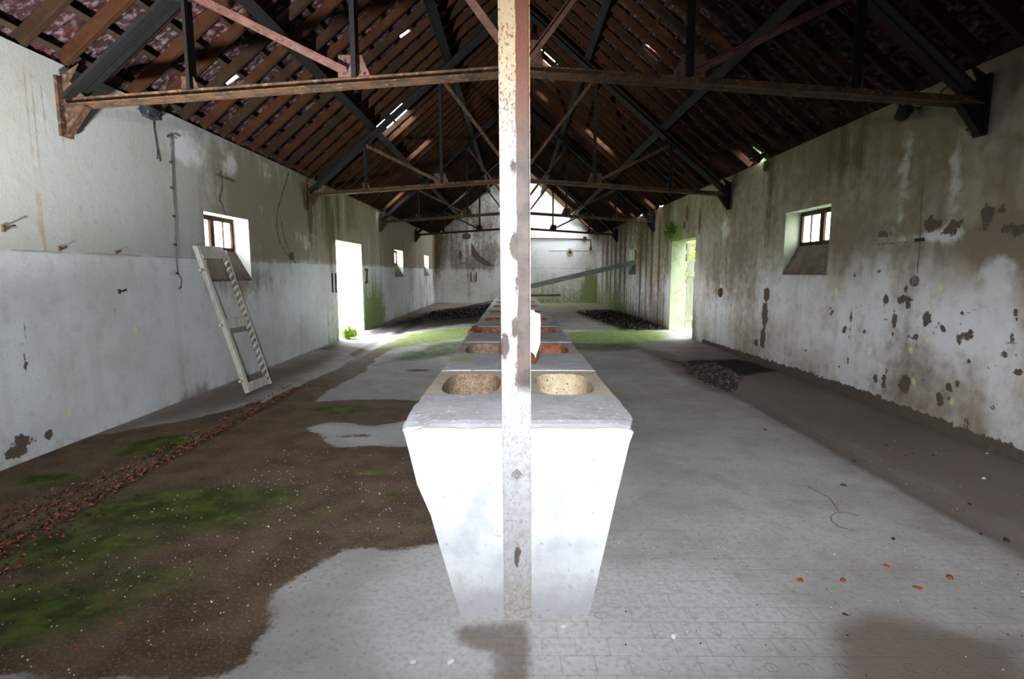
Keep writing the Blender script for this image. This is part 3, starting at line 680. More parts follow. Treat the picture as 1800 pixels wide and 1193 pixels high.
def door_leaf():                    # hinged on the far jamb and swung right out
    xo = XR + WT; y = 13.1 - .03; L_ = 1.62
    root = thing('door_2', None, None, loc=(xo, y, 0), kind='structure')
    m = MB()
    n = 9
    for k in range(n):
        a = .012 + k * L_ / n
        m.box((xo + a + L_ / n / 2, y, .84), (L_ / n / 2 - .004, .018, .80))
    o = m.build('boards', M['doorwood'], root, bevel=.003, loc=(xo, y, 0)); o.location = (0, 0, 0)
    m = MB()
    for zz in (1.68, 2.06): m.box((xo + L_ / 2, y, zz), (L_ / 2, .03, .035))
    for xx in (.035, L_ / 2, L_ - .035): m.box((xo + xx, y, 1.87), (.035, .028, .19))
    m.box((xo + L_ / 2, y - .03, .3), (L_ / 2, .014, .06)); m.box((xo + L_ / 2, y - .03, 1.35), (L_ / 2, .014, .06))
    o = m.build('rails', M['doorwood'], root, bevel=.003, loc=(xo, y, 0)); o.location = (0, 0, 0)
    m = MB()
    for k in range(14): m.tube([(xo + .1 + k * .105, y, 1.7), (xo + .1 + k * .105, y, 2.04)], .006, 6)
    for zz in (1.8, 1.93): m.tube([(xo + .05, y - .008, zz), (xo + L_ - .05, y - .008, zz)], .005, 6)
    o = m.build('grating', M['dark_iron'], root, loc=(xo, y, 0)); o.location = (0, 0, 0)
door_leaf()

# ------------------------------------------------------------------ roof timbers and steel
def rafter_proto(side, mat):
    up, al, inn = SV(side); m = MB()
    m.bar(SP(side, .03, 0, .09), SP(side, SR - .15, 0, .09), al, inn, .052, .098)
    return m.build('rafter', mat, bevel=.005)
first = {}
n_r = int((24.7 - RY0) / RSTEP) + 1
for side, txt in ((-1, 'left'), (1, 'right')):
    protos = [rafter_proto(side, M['rafter']), rafter_proto(side, M['rafter2'])]
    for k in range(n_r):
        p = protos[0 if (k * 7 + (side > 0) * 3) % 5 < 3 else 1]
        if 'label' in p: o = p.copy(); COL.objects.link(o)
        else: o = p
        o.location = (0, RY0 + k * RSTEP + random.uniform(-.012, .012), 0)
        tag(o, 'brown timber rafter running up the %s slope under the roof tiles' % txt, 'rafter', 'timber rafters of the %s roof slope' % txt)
for side, txt in ((-1, 'left'), (1, 'right')):
    up, al, inn = SV(side); m = MB()
    m.bar(SP(side, 0, 3.1, .022), SP(side, 0, YF - .02, .022), up, inn, .042, .034)
    p = m.build('roof_batten', M['batten'])
    for k in range(2, 16):
        s = -.62 + k * .34 + .02
        if s > SR - .05: break
        o = p if k == 2 else p.copy()
        if k > 2: COL.objects.link(o)
        o.location = up * s
        tag(o, 'thin timber batten lying lengthwise between tiles and rafters of the %s slope' % txt, 'batten', 'tile battens of the %s roof slope' % txt)
NODES = [1.32, 2.63]
def purlin(side, xd, label):
    s = (X0 - xd - XL) / CT if side < 0 else (X0 - xd - XL) / CT
    up, al, inn = SV(side); m = MB()
    for (d, w, h) in ((.146, .11, .012), (.2, .012, .1), (.254, .11, .012)):
        m.bar(SP(side, s, 3.1, d), SP(side, s, YF - .01, d), up, inn, w, h)
    tag(m.build('purlin', M['purlin']), label, 'purlin', 'roof purlins')
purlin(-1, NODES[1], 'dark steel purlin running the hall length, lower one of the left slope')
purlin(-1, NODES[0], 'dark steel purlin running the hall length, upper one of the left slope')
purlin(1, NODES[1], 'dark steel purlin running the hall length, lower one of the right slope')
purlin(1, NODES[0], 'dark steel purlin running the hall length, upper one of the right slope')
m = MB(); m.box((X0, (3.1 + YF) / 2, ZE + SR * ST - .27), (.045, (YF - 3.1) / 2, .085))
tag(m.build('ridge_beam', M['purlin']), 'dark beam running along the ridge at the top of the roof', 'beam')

def zb(x): return 2.735 + .068 * (1 - abs(x - X0) / 3.7) * 3.7
def zt(x): return ZE + .85 * (3.7 - abs(x - X0)) - .385
def angles(m, a, b, y, h=.06, flip=1, gap=.005):
    a, b = Vector(a), Vector(b); t = (b - a).normalized(); p = Vector((-t.z, 0, t.x)) * flip; Yv = Vector((0, 1, 0))
    for sy in (-1, 1):
        o = Yv * sy * (gap + .004)
        m.bar(a + o, b + o, Yv, p, .008, h)
        o = Yv * sy * (gap + h / 2) - p * (h / 2 - .004)
        m.bar(a + o, b + o, Yv, p, h - .002, .008)
def truss(y, label, near):
    root = thing('roof_truss', label, 'truss', 'steel roof trusses', loc=(X0, y, 2.735))
    def part(m, nm, mat): o = m.build(nm, mat, root, loc=(X0, y, 2.735)); o.location = (0, 0, 0); return o
    st = M['steel']; pk = M['pinkrust'] if near else M['steel']
    e = 3.62
    for sx in (-1, 1):
        m = MB(); angles(m, (X0 + sx * e, y, zb(X0 + e)), (X0, y, zb(X0)), y, .07, sx * -1); part(m, 'bottom_chord', st)
        m = MB(); angles(m, (X0 + sx * e, y, zt(X0 + e)), (X0, y, zt(X0)), y, .085, sx * -1); part(m, 'top_chord', M['purlin'])
        for xn in NODES:
            x = X0 + sx * xn
            m = MB(); angles(m, (x, y, zb(x) + .03), (x, y, zt(x) - .03), y, .05); part(m, 'vertical', M['purlin'])
        for xa, xb in ((NODES[1], NODES[0]), (NODES[0], .0)):
            m = MB(); a, b = X0 + sx * xa, X0 + sx * xb
            A, Bv = Vector((a, y, zt(a) - .06)), Vector((b + sx * .06, y, zb(b) + .07)); angles(m, A, Bv, y, .05, sx); part(m, 'diagonal', pk)
        for xn, w, h in ((NODES[0], .13, .17), (NODES[1], .07, .1)):
            x = X0 + sx * xn; m = MB(); z = zb(x) + .03
            m.prism([(x - w, y - .004, z), (x + w, y - .004, z), (x + w * (.45 if sx < 0 else .95), y - .004, z + h), (x - w * (.95 if sx < 0 else .45), y - .004, z + h)], (0, .008, 0))
            g = part(m, 'gusset', pk if xn < 2 else st)
            if near and xn < 2:
                m = MB()
                for bx, bz in ((-.08, .03), (-.03, .1), (.04, .04), (.08, .03), (.03, .12), (-.075, .12)):
                    m.tube([(x + bx, y - .004, z + bz), (x + bx, y - .014, z + bz)], .011, 8)
                o = m.build('rivets', M['dark_iron'], g, loc=(X0, y, 2.735)); o.location = (0, 0, 0)
            zz = zt(x) - .03; m = MB(); ww = .12; k = sx * -1
            m.prism([(x - ww, y - .004, zz - .1 - k * 0), (x + ww, y - .004, zz - .1), (x + ww, y - .004, zz + ww * .85 * k), (x - ww, y - .004, zz - ww * .85 * k)], (0, .008, 0))
            part(m, 'gusset', M['purlin'])
        # knee plate on the wall: hangs below the chord and reaches up to the top chord
        xw = X0 + sx * 3.67; m = MB(); z = zb(xw)
        pts = [(0, -.26), (.02, -.26), (.20, -.02), (.20, .04), (.08, .17), (.16, .30), (0, .2)]
        m.prism([(xw - sx * a, y - .005, z + b) for a, b in pts], (0, .01, 0))
        m.box((xw - sx * .012, y, z - .03), (.012, .06, .23))
        m.bar((xw - sx * .02, y, z - .265), (xw - sx * .205, y, z - .025), (0, 1, 0), Vector((-.24 * sx * -1, 0, .185)).normalized(), .07, .008)
        part(m, 'bearing_plate', st if sx < 0 else M['purlin'])
    m = MB(); angles(m, (X0, y, zb(X0) + .03), (X0, y, zt(X0) - .02), y, .05); part(m, 'vertical', M['purlin'])
    m = MB(); x = X0; z = zb(X0) + .02
    m.prism([(x - .17, y - .004, z), (x + .17, y - .004, z), (x + .14, y - .004, z + .2), (x - .14, y - .004, z + .2)], (0, .008, 0)); part(m, 'gusset', st)
for y, lab, nr in ((4.5, 'rusty steel roof truss nearest the camera, its tie crossing behind the white post', True),
                   (9.62, 'dark steel roof truss, second from the camera', False),
                   (14.76, 'dark steel roof truss, third from the camera', False),
                   (19.9, 'thin dark steel roof truss nearest the far gable wall', False)):
    truss(y, lab, nr)

# ------------------------------------------------------------------ the wash trough
def trough():
    yf, ye, zt_ = 2.068, 16.35, .80
    root = thing('wash_trough', 'long whitewashed concrete trough with two rows of basins along the hall middle', 'trough', loc=(.02, yf, 0))
    off = (.02, yf, 0)
    def part(m, nm, mat, par=None, **k):
        o = m.build(nm, mat, par or root, loc=off, **k); o.location = (0, 0, 0); return o
    # body: rings of one outline; the front ring is chipped at the upper left
    top = zt_ - .012
    def outline(front):
        L = [(-.225, 0), (-.262, .14), (-.30, .29), (-.335, .43), (-.385, .56), (-.42, .69), (-.447, .765), (-.462, top - .012)]
        R_ = [(.468, top - .012), (.452, .73), (.43, .62), (.405, .5), (.378, .36), (.35, .22), (.325, .09), (.305, 0)]
        T = [(-.45 + i * .9 / 11, top) for i in range(12)]
        if front:
            L = [(-.222, 0), (-.262, .14), (-.302, .29), (-.338, .43), (-.390, .56), (-.418, .69), (-.432, .75), (-.436, .765)]
            T = [(-.415, .772)] + [(-.36 + i * .805 / 10, .790 + .003 * math.sin(i * 2.3)) for i in range(11)]
        return L + T + R_
    m = MB(); rings = []
    for y, fr in ((yf, True), (yf + .035, None), (yf + .11, False), (ye, False)):
        o = outline(True) if fr else outline(False)
        if fr is None:
            a, b = outline(True), outline(False); o = [(p[0] * .45 + q[0] * .55, p[1] * .25 + q[1] * .75) for p, q in zip(a, b)]
        rings.append(len(m.v)); m.v += [(p[0], y, p[1]) for p in o]
    n = len(outline(False))
    for a, b in zip(rings[:-1], rings[1:]):
        for k in range(n): m.f.append((a + k, a + (k + 1) % n, b + (k + 1) % n, b + k)); m.mi.append(0)
    # front and back caps as strips left to right at matching heights
    for base in (rings[0], rings[-1]):
        m.f.append(tuple(base + k for k in range(n))); m.mi.append(0)
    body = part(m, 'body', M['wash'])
    # top: alternating slabs and strips with basin holes
    P0, PER, SW = 2.60, 1.36, .68
    def gridslab(y0, y1, tp):
        ms = MB()
        nx, ny = 26, max(6, int((y1 - y0) / .035)); i0 = len(ms.v)
        for i in range(nx + 1):
            for j in range(ny + 1):
                q_ = max(0, min(1, (y0 + (y1 - y0) * j / ny - yf) / .12)) if y0 < 2.2 else 1; xa, xb = -.422 - .033 * q_, .452 + .04 * q_; xx = xa + (xb - xa) * i / nx; yy = y0 + (y1 - y0) * j / ny
                e = min(i, nx - i, 2) / 2; zz = tp - (1 - e) * .006 + .0025 * mnoise.noise((xx * 7, yy * 7, 0))
                if y0 < 2.2:
                    if j == 0: zz -= .02
                    elif j == 1: zz -= .006
                    ch = max(0, 1 - math.hypot((xx + .45) / .12, (yy - yf) / .2)); zz -= .045 * ch
                ms.v.append((xx + .012 * mnoise.noise((yy * 9, 3, 0)) * (1 - e), yy, zz))
        for i in range(nx):
            for j in range(ny):
                a = i0 + i * (ny + 1) + j; ms.f.append((a, a + ny + 1, a + ny + 2, a + 1)); ms.mi.append(0)
        # skirts
        for i in (0, nx):
            for j in range(ny):
                a = i0 + i * (ny + 1) + j; p, q = ms.v[a], ms.v[a + 1]; k = len(ms.v); ms.v += [(p[0], p[1], tp - .03), (q[0], q[1], tp - .03)]; ms.f.append((a, a + 1, k + 1, k)); ms.mi.append(0)
        for j in (0, ny):
            for i in range(nx):
                a = i0 + i * (ny + 1) + j; b = a + ny + 1; p, q = ms.v[a], ms.v[b]; k = len(ms.v); ms.v += [(p[0], p[1], tp - .03), (q[0], q[1], tp - .03)]; ms.f.append((a, b, k + 1, k)); ms.mi.append(0)
        sl = part(ms, 'top_slab', M['slab'])
        me = sl.data; co = np.empty(len(me.vertices) * 3); me.vertices.foreach_get('co', co); co = co.reshape(-1, 3)[:, :2] + np.array(off[:2])
        set_attr(me, 'moss', .95 * gauss(co, (-0.365,3.686), (.14, .13)))
    gridslab(yf + .004, P0, zt_ + .004)
    for k in range(10):
        y0 = P0 + k * PER + SW; y1 = min(P0 + (k + 1) * PER, ye - .01)
        gridslab(y0, y1, zt_ + .004)
    # strips with two rounded holes each
    def hole(cx, cy, hx, hy, n=48, e=3.0):
        out = []
        for i in range(n):
            a = 2 * math.pi * i / n; c, s = math.cos(a), math.sin(a); r = (abs(c) ** e + abs(s) ** e) ** (-1 / e)
            out.append((cx + hx * c * r, cy + hy * s * r))
        return out
    def rect_hit(cx, cy, x0, x1, y0, y1, n=48):
        out = []
        for i in range(n):
            a = 2 * math.pi * i / n; c, s = math.cos(a), math.sin(a)
            tx = ((x1 - cx) / c if c > 1e-9 else (x0 - cx) / c if c < -1e-9 else 1e9); ty = ((y1 - cy) / s if s > 1e-9 else (y0 - cy) / s if s < -1e-9 else 1e9)
            t = min(tx, ty); out.append([cx + c * t, cy + s * t])
        for X_, Y_ in ((x0, y0), (x0, y1), (x1, y0), (x1, y1)):      # snap the nearest point to each corner
            k = min(range(n), key=lambda q: (out[q][0] - X_) ** 2 + (out[q][1] - Y_) ** 2); out[k] = [X_, Y_]
        return out
    basins = []
    for k in range(10):
        y0, y1 = P0 + k * PER, P0 + k * PER + SW; m = MB()
        for sx in (-1, 1):
            x0, x1 = (-.455, .018) if sx < 0 else (.018, .49)
            cx = -.235 if sx < 0 else .268; cy = y0 + .325; hx, hy = .155, .285
            H_ = hole(cx, cy, hx, hy); R2 = rect_hit(cx, cy, x0, x1, y0, y1); i0 = len(m.v); z = zt_ - .004
            m.v += [(p[0], p[1], z) for p in R2] + [(p[0], p[1], z - .004) for p in H_]
            for q in range(48):
                w = (q + 1) % 48; m.f.append((i0 + q, i0 + w, i0 + 48 + w, i0 + 48 + q)); m.mi.append(0)
            xe = x0 if sx < 0 else x1
            m.face([(xe, y0, z), (xe, y1, z), (xe, y1, z - .03), (xe, y0, z - .03)])
            bm_ = MB()
            lv = [(1, -.008), (.985, -.03), (.95, -.09), (.90, -.16), (.8, -.21), (.6, -.24), (.3, -.25), (.02, -.252)]
            for f_, dz in lv:
                bm_.v += [(cx + (p[0] - cx) * f_, cy + (p[1] - cy) * f_, zt_ + dz) for p in H_]
            for a in range(len(lv) - 1):
                for q in range(48):
                    w = (q + 1) % 48; bm_.f.append((a * 48 + q, a * 48 + w, a * 48 + 48 + w, a * 48 + 48 + q)); bm_.mi.append(0)
            bm_.f.append(tuple((len(lv) - 1) * 48 + q for q in range(48))); bm_.mi.append(0)
            b = part(bm_, 'basin', M['basin_l'] if k == 0 and sx < 0 else M['basin_r'] if k == 0 else M['basin_l'] if k == 1 and sx < 0 else M['basin_f'], smooth=True, fix=False)
            if k > 1: b['label'] = 'reddish brick-lined basin'
            elif k == 0 and sx > 0: b['label'] = 'sandy yellow basin'
        part(m, 'basin_strip', M['strip'])
    # broken edge with bare brick beside the third left basin
    yb = P0 + 2 * PER
    for i in range(3): mb_ = MB(); mb_.box((-.43, yb + .12 + i * .19, zt_ + .002), (.034, .08, .012), Matrix.Rotation(.1 * (i - 1), 3, 'Z')); part(mb_, 'exposed_brick', M['exposed_brick'], bevel=.004)
    # the bowls need their hollow: cut the solid body open below the strips
    b2 = bmesh.new(); b2.from_mesh(body.data)
    dead = [f for f in b2.faces if abs(f.normal.z) > .9 and f.calc_center_median().z > top - .02 and f.calc_center_median().y > .6]
    bmesh.ops.delete(b2, geom=dead, context='FACES_ONLY'); b2.to_mesh(body.data); b2.free()
trough()

# ------------------------------------------------------------------ the post
def post():
    y = 2.045; root = thing('steel_post', 'tall white painted steel post with flaking rust standing before the trough end', 'post', loc=(.013, y, 0))
    off = (.013, y, 0); lean = -.0075
    def part(m, nm, mat, **k): o = m.build(nm, mat, root, loc=off, **k); o.location = (0, 0, 0); return o
    zs = np.linspace(0, 6.15, 190); xs = np.linspace(-.0565, .0565, 15)
    m = MB()
    def gridface(yy, flip):
        i0 = len(m.v)
        for z in zs:
            for x in xs:
                ed = .0025 * (abs(x) > .05) if not flip else 0
                m.v.append((.013 + x + lean * z, yy + ed, z))
        for a in range(len(zs) - 1):
            for b in range(len(xs) - 1):
                k = i0 + a * 15 + b; m.f.append((k, k + 1, k + 16, k + 15)); m.mi.append(0)
        return i0
    a0 = gridface(y, False); b0 = gridface(y + .013, True)
    for a in range(len(zs) - 1):
        for b in (0, 14):
            k = a * 15 + b; m.f.append((a0 + k, a0 + k + 15, b0 + k + 15, b0 + k)); m.mi.append(0)
    for a in (0, len(zs) - 1):
        for b in range(14):
            k = a * 15 + b; m.f.append((a0 + k, a0 + k + 1, b0 + k + 1, b0 + k)); m.mi.append(0)
    o = part(m, 'front_flange', M['post'])
    me = o.data; co = np.empty(len(me.vertices) * 3); me.vertices.foreach_get('co', co); co = co.reshape(-1, 3); P = co[:, [0, 2]].copy(); P[:, 0] -= lean * P[:, 1]
    set_attr(me, 'bare', mxl(sd_ell(P, (.003, 1.50), (.026, .055)), sd_ell(P, (-.045, 1.12), (.02, .05)), sd_ell(P, (.008, 1.36), (.012, .03)), sd_ell(P, (.0, .995), (.006, .05)), sd_ell(P, (-.003, 1.185), (.014, .04)),
        sd_ell(P, (-.005, 1.78), (.014, .028)), sd_ell(P, (.0, .27), (.012, .05)) ) )
    for nm, w, d0, d1 in (('web', .012, .013, .11), ('back_flange', .113, .11, .123)):
        m = MB(); z0 = .81
        m.hexa([(.013 - w / 2 + lean * z0, y + d0, z0), (.013 + w / 2 + lean * z0, y + d0, z0), (.013 + w / 2 + lean * z0, y + d1, z0), (.013 - w / 2 + lean * z0, y + d1, z0),
                (.013 - w / 2 + lean * 6.15, y + d0, 6.15), (.013 + w / 2 + lean * 6.15, y + d0, 6.15), (.013 + w / 2 + lean * 6.15, y + d1, 6.15), (.013 - w / 2 + lean * 6.15, y + d1, 6.15)])
        part(m, nm, M['steel'])
    bx, by, bz = (0.009,2.045,0.612)
    m = MB(); R45 = Matrix.Rotation(math.pi / 4, 3, 'Y'); m.box((bx, y - .004, bz), (.0155, .004, .0155), R45)
    m.tube([(bx, y - .006, bz), (bx, y - .02, bz)], .0095, 6); m.tube([(bx, y - .018, bz), (bx, y - .026, bz)], .005, 10)
    part(m, 'bolt', M['boltm'])
M['boltm'] = simple('bolt_painted', (.2, .195, .2), .6, .35, 60)
post()

# broken board standing on the trough behind the post
def board():
    a = Vector((.02, 3.49, .806)); root = thing('broken_board', 'splintered white board standing upright on the trough behind the post', 'board', loc=a)
    t = Vector((0, .022, 0)); T = lambda x, z: a + Vector((x, .06 * z, z))
    m = MB(); m.prism([T(0, .10), T(.06, .1), T(.108, .055), T(.115, .03), T(.124, .06), T(.146, .13), T(.149, .27), T(.146, .325), T(.112, .335), T(.105, .352), T(.09, .35), T(0, .36)], t)
    o = m.build('board_face', M['white_board'], root, bevel=.002, loc=a); o.location = (0, 0, 0)
    m = MB(); m.prism([T(0, 0), T(.118, 0), T(.135, .05), T(.143, .115), T(.122, .062), T(.1155, .035), T(.107, .06), T(.06, .098), T(0, .098)], t)
    o = m.build('rusty_foot', M['board_rust'], root, loc=a); o.location = (0, 0, 0); o['label'] = 'rust brown broken foot of the board'
board()

# ------------------------------------------------------------------ ladder
def ladder():
    bl, tl = Vector((-3.07, 6.10, 0.0)), Vector((-3.595, 6.175, 1.655)); br, tr = Vector((-3.045, 6.56, 0.0)), Vector((-3.595, 6.72, 1.66))
    root = thing('ladder', 'pale wooden ladder with one twisted rail leaning on the left wall below window', 'ladder', loc=bl)
    def part(m, nm, mat, **k): o = m.build(nm, mat, root, loc=bl, **k); o.location = (0, 0, 0); return o
    al = (br - bl).normalized(); t = (tl - bl).normalized(); nrm = t.cross(al).normalized()
    m = MB(); m.bar(bl + t * .02, tl + t * .04, al, nrm, .062, .055); part(m, 'rail', M['ladder'], bevel=.008)
    m = MB(); t2 = (tr - br).normalized(); m.bar(br + t2 * .02 + al * .035, tr + al * .035, al, nrm, .016, .05); part(m, 'rail', M['ladder'], bevel=.004)
    m = MB(); L = (tr - br).length
    for ph, mi in ((0, 0), (math.pi, 1)):
        pts = []
        N = 330
        for i in range(N + 1):
            s = .05 + (L - .07) * i / N; a = 2 * math.pi * s / .082 + ph
            pts.append(br + t2 * s + (al * math.cos(a) + nrm * math.sin(a)) * .015)
        m.tube(pts, .0165, 8, mi)
    part(m, 'twisted_rail', [M['ladder'], M['ladderdark']], smooth=True)['label'] = 'rope-twisted rail of the ladder'
    for f, w, nm in ((.985, .17, 'top_board'), (.485, .11, 'rung'), (.045, .11, 'rung')):
        a, b = bl.lerp(tl, f), br.lerp(tr, f); d = (b - a).normalized()
        hor = Vector((0, 0, 1)).cross(d).normalized(); upv = Vector((0, 0, 1))
        if nm == 'top_board': hor, upv = (hor * .6 + Vector((0, 0, .8))).normalized() , hor.cross(d)
        m = MB(); q = ((hor * .35 - t * .94).normalized() if nm == 'rung' else hor); u = d.cross(q).normalized()
        m.bar(a - d * .0, b + d * .03, q, u, w, .032); part(m, nm, M['ladder'] if f > .3 else M['ladder'], bevel=.005)
        if True:
            m = MB(); g = f if nm == 'rung' else .86
            a = bl.lerp(tl, g if g > .1 else .1); m.tube([a - d * .085, a - d * .02], [.018, .014], 8); part(m, 'peg', M['ladder'])
ladder()

# ------------------------------------------------------------------ fallen timbers at the far end
def timber(name, label, cat, a, b, w, h, mat, up=(0, 0, 1), grp=None):
    a, b = Vector(a), Vector(b); t = (b - a).normalized(); side = Vector(up).cross(t).normalized(); u = t.cross(side)
    m = MB(); m.bar(a, b, side, u, w, h); return tag(m.build(name, mat, bevel=.006, loc=a), label, cat, grp)
timber('leaning_plank', 'long grey plank leaning from the trough end up to the far right window', 'plank', (.1, 17.0, .87), (3.885,17.16,1.736), .05, .15, M['plankgrey'])
timber('short_plank', 'dark short plank lying across the far trough, its end jutting out to the right', 'plank', (-.1, 13.25, .834), (1.12, 13.4, .834), .14, .05, M['planksilt'])
timber('pole', 'thin dark pole lying on the debris at the far left, propped on the trough', 'pole', (-2.67,18.476,0.03), (-0.487,16.0,0.585), .035, .035, M['planksilt'])

# ------------------------------------------------------------------ fittings on the walls
def on_l(p, d=0.0): return Vector((XL + d, p[0], p[1]))
def on_r(p, d=0.0): return Vector((XR - d, p[0], p[1]))
# left conduit
pts = [(5.874,2.812),(5.88,2.552),(5.866,2.287),(5.868,1.992),(5.85,1.691),(5.852,1.389)]
m = MB(); rt = thing('wall_conduit', 'thin dark cable conduit running down the left wall beside the ladder', 'conduit', loc=on_l(pts[-1], .015))
def rel(mm, nm, mat, root, **k): o = mm.build(nm, mat, root, loc=root.location, **k); o.location = (0, 0, 0); return o
top = [(6.01,2.826),(5.934,2.837),(5.874,2.812)]
m.tube([on_l(p, .02) for p in top] + [on_l(p, .015) for p in pts[1:]] + [on_l(p, .02) for p in [(5.905,1.327),(5.873,1.236),(5.842,1.224)]], .007, 6); rel(m, 'cable', M['conduit'], rt)
for p in pts[1:] + [pts[0]]:
    m = MB(); m.box(on_l(p, .012), (.009, .014, .011)); rel(m, 'clip', M['dark_iron'], rt)
pts = [(5.669,3.038),(5.662,2.844),(5.69,2.645),(5.72,2.527)]
m = MB(); m.tube([on_l(p, .004) for p in pts], .005, 6); q = [(5.69,2.645),(5.677,2.541)]; m.tube([on_l(p, .003) for p in q], .004, 6)
tag(m.build('loose_cable', M['cable']), 'loose black cable dangling from the lamp at the top of the left wall', 'cable')
c = on_l((5.509,2.96), .09)
rt = thing('bulkhead_lamp', 'small round caged lamp hung high on the left wall under the roof tie', 'lamp', loc=c)
m = MB(); m.tube([c + Vector((0, -.11, 0)), c + Vector((0, -.09, 0)), c + Vector((0, -.0, 0)), c + Vector((0, .09, 0))], [.045, .062, .066, .03], 14); rel(m, 'lamp_body', M['lampglass'], rt, smooth=True)
m = MB(); m.tube([c + Vector((-.09, .12, .02)), c + Vector((0, .1, .0))], .03, 8); m.box(c + Vector((-.05, .13, .01)), (.05, .03, .05)); rel(m, 'bracket', M['dark_iron'], rt)
m = MB()
for a in range(6):
    an = a * math.pi / 3; m.tube([c + Vector((.07 * math.cos(an), -.1, .07 * math.sin(an))), c + Vector((.074 * math.cos(an), .06, .074 * math.sin(an)))], .004, 5)
rel(m, 'cage', M['dark_iron'], rt)
# right lamp
c = on_r((5.29,2.877), .12)
rt = thing('bulkhead_lamp', 'small dark lamp hanging from cables high on the right wall', 'lamp', loc=c)
m = MB(); m.tube([c + Vector((.02, .07, -.03)), c + Vector((.01, .05, -.02)), c, c + Vector((0, -.06, .02)), c + Vector((0, -.09, .03))], [.03, .055, .06, .055, .02], 12); rel(m, 'lamp_body', M['dark_iron'], rt, smooth=True)
m = MB(); m.tube([c + Vector((0, .04, .04))] + [on_r(p, .1) for p in [(5.384,2.986),(5.443,3.092)]], .014, 6); rel(m, 'bracket', M['dark_iron'], rt)
m = MB(); m.tube([c + Vector((0, -.08, .03))] + [on_r(p, .06) for p in [(5.171,2.884),(5.095,2.92),(5.015,2.906)]], .009, 6)
m.tube([on_r(p, .05) for p in [(4.944,2.951),(4.874,2.975),(4.8,2.96)]], .008, 6); rel(m, 'cable', M['cable'], rt)
# right conduit and junction box
pts = [(5.13,2.17),(5.093,1.704),(5.089,1.39)]
rt = thing('wall_conduit', 'thin rusted conduit on the right wall ending in a round junction box', 'conduit', loc=on_r(pts[-1], .01))
m = MB(); m.tube([on_r(p, .004) for p in pts], .004, 6); rel(m, 'cable', M['conduit'], rt)
c = on_r((5.109,1.316), 0); m = MB(); m.tube([c + Vector((-.0, 0, 0)), c + Vector((-.022, 0, 0))], [.05, .044], 16); rel(m, 'junction_box', M['conduit'], rt)
m = MB(); m.box(on_r((5.092,1.698), .01), (.012, .05, .014)); rel(m, 'clip', M['dark_iron'], rt)
c = on_r((9.891,1.032), 0); m = MB(); m.tube([c, c + Vector((-.03, 0, 0))], [.09, .07], 14); tag(m.build('wall_boss', M['rust_iron'], loc=c), 'small round rusty boss on the right wall between the door and the window', 'boss')
# rusty bar under the near right truss end
a, b = on_r((4.642,2.561), .02), on_r((4.477,2.576), .02)
m = MB(); m.bar(a, b, (1, 0, 0), (0, 0, 1), .05, .016); tag(m.build('iron_bar', M['rust_iron'], loc=a), 'short rusty bar let into the right wall below the nearest truss foot', 'bar')
a, b = on_r((4.607,2.508), .012), on_r((4.555,2.526), .012)
m = MB(); m.bar(a, b, (1, 0, 0), (0, 0, 1), .03, .012); tag(m.build('iron_bar', M['dark_iron'], loc=a), 'tiny dark bar just under the short rusty bar on the right wall', 'bar')
def hook(p, label, sc=1.0):
    sc *= .6
    c = on_l(p, 0); rt = thing('wall_hook', label, 'hook', loc=c)
    m = MB(); m.box(c + Vector((.008, 0, 0)), (.008, .012 * sc, .032 * sc)); rel(m, 'plate', M['rust_iron'], rt)
    m = MB(); m.tube([c + Vector((.01, 0, .01 * sc)), c + Vector((.06 * sc, .0, .01 * sc)), c + Vector((.075 * sc, .03 * sc, .028 * sc)), c + Vector((.07 * sc, .055 * sc, .03 * sc))], .009 * sc, 6); rel(m, 'prong', M['dark_iron'], rt)
hook((3.898,1.71), 'rusty iron hook on the left wall at the very left edge of view', 1.3)
hook((4.361,1.586), 'rusty iron hook on the left wall seam under the nearest truss foot')
hook((4.981,1.581), 'small rusty iron hook on the left wall seam left of the conduit', .8)
hook((4.973,1.224), 'rusty hook with brown stain on the left wall below the seam', 1.1)
def strap(p, q, label, mat='dark_iron'):
    a, b = on_l(p, .010), on_l(q, .010); m = MB(); m.bar(a, b, (1, 0, 0), (0, 1, 0), .024, .035); tag(m.build('iron_strap', M[mat], loc=a), label, 'strap')
strap((10.83,1.379), (10.817,0.996), 'thin upright iron strap left of the open left doorway, the farther from it')
strap((11.036,1.379), (11.023,0.988), 'thin upright iron strap tight beside the left edge of the open left doorway')
c1 = (13.325,1.458); c2 = (13.287,1.154)
rt = thing('door_latch', 'dark iron latch on the wall right of the open left doorway', 'latch', loc=on_l(c1))
m = MB(); m.bar(on_l(c1, .03), on_l(c2, .03), (1, 0, 0), (0, 1, 0), .02, .05); rel(m, 'bar', M['dark_iron'], rt)
for cc in (c1, c2): m = MB(); m.box(on_l(cc, .013), (.015, .1, .03)); rel(m, 'bracket', M['rust_iron'], rt)
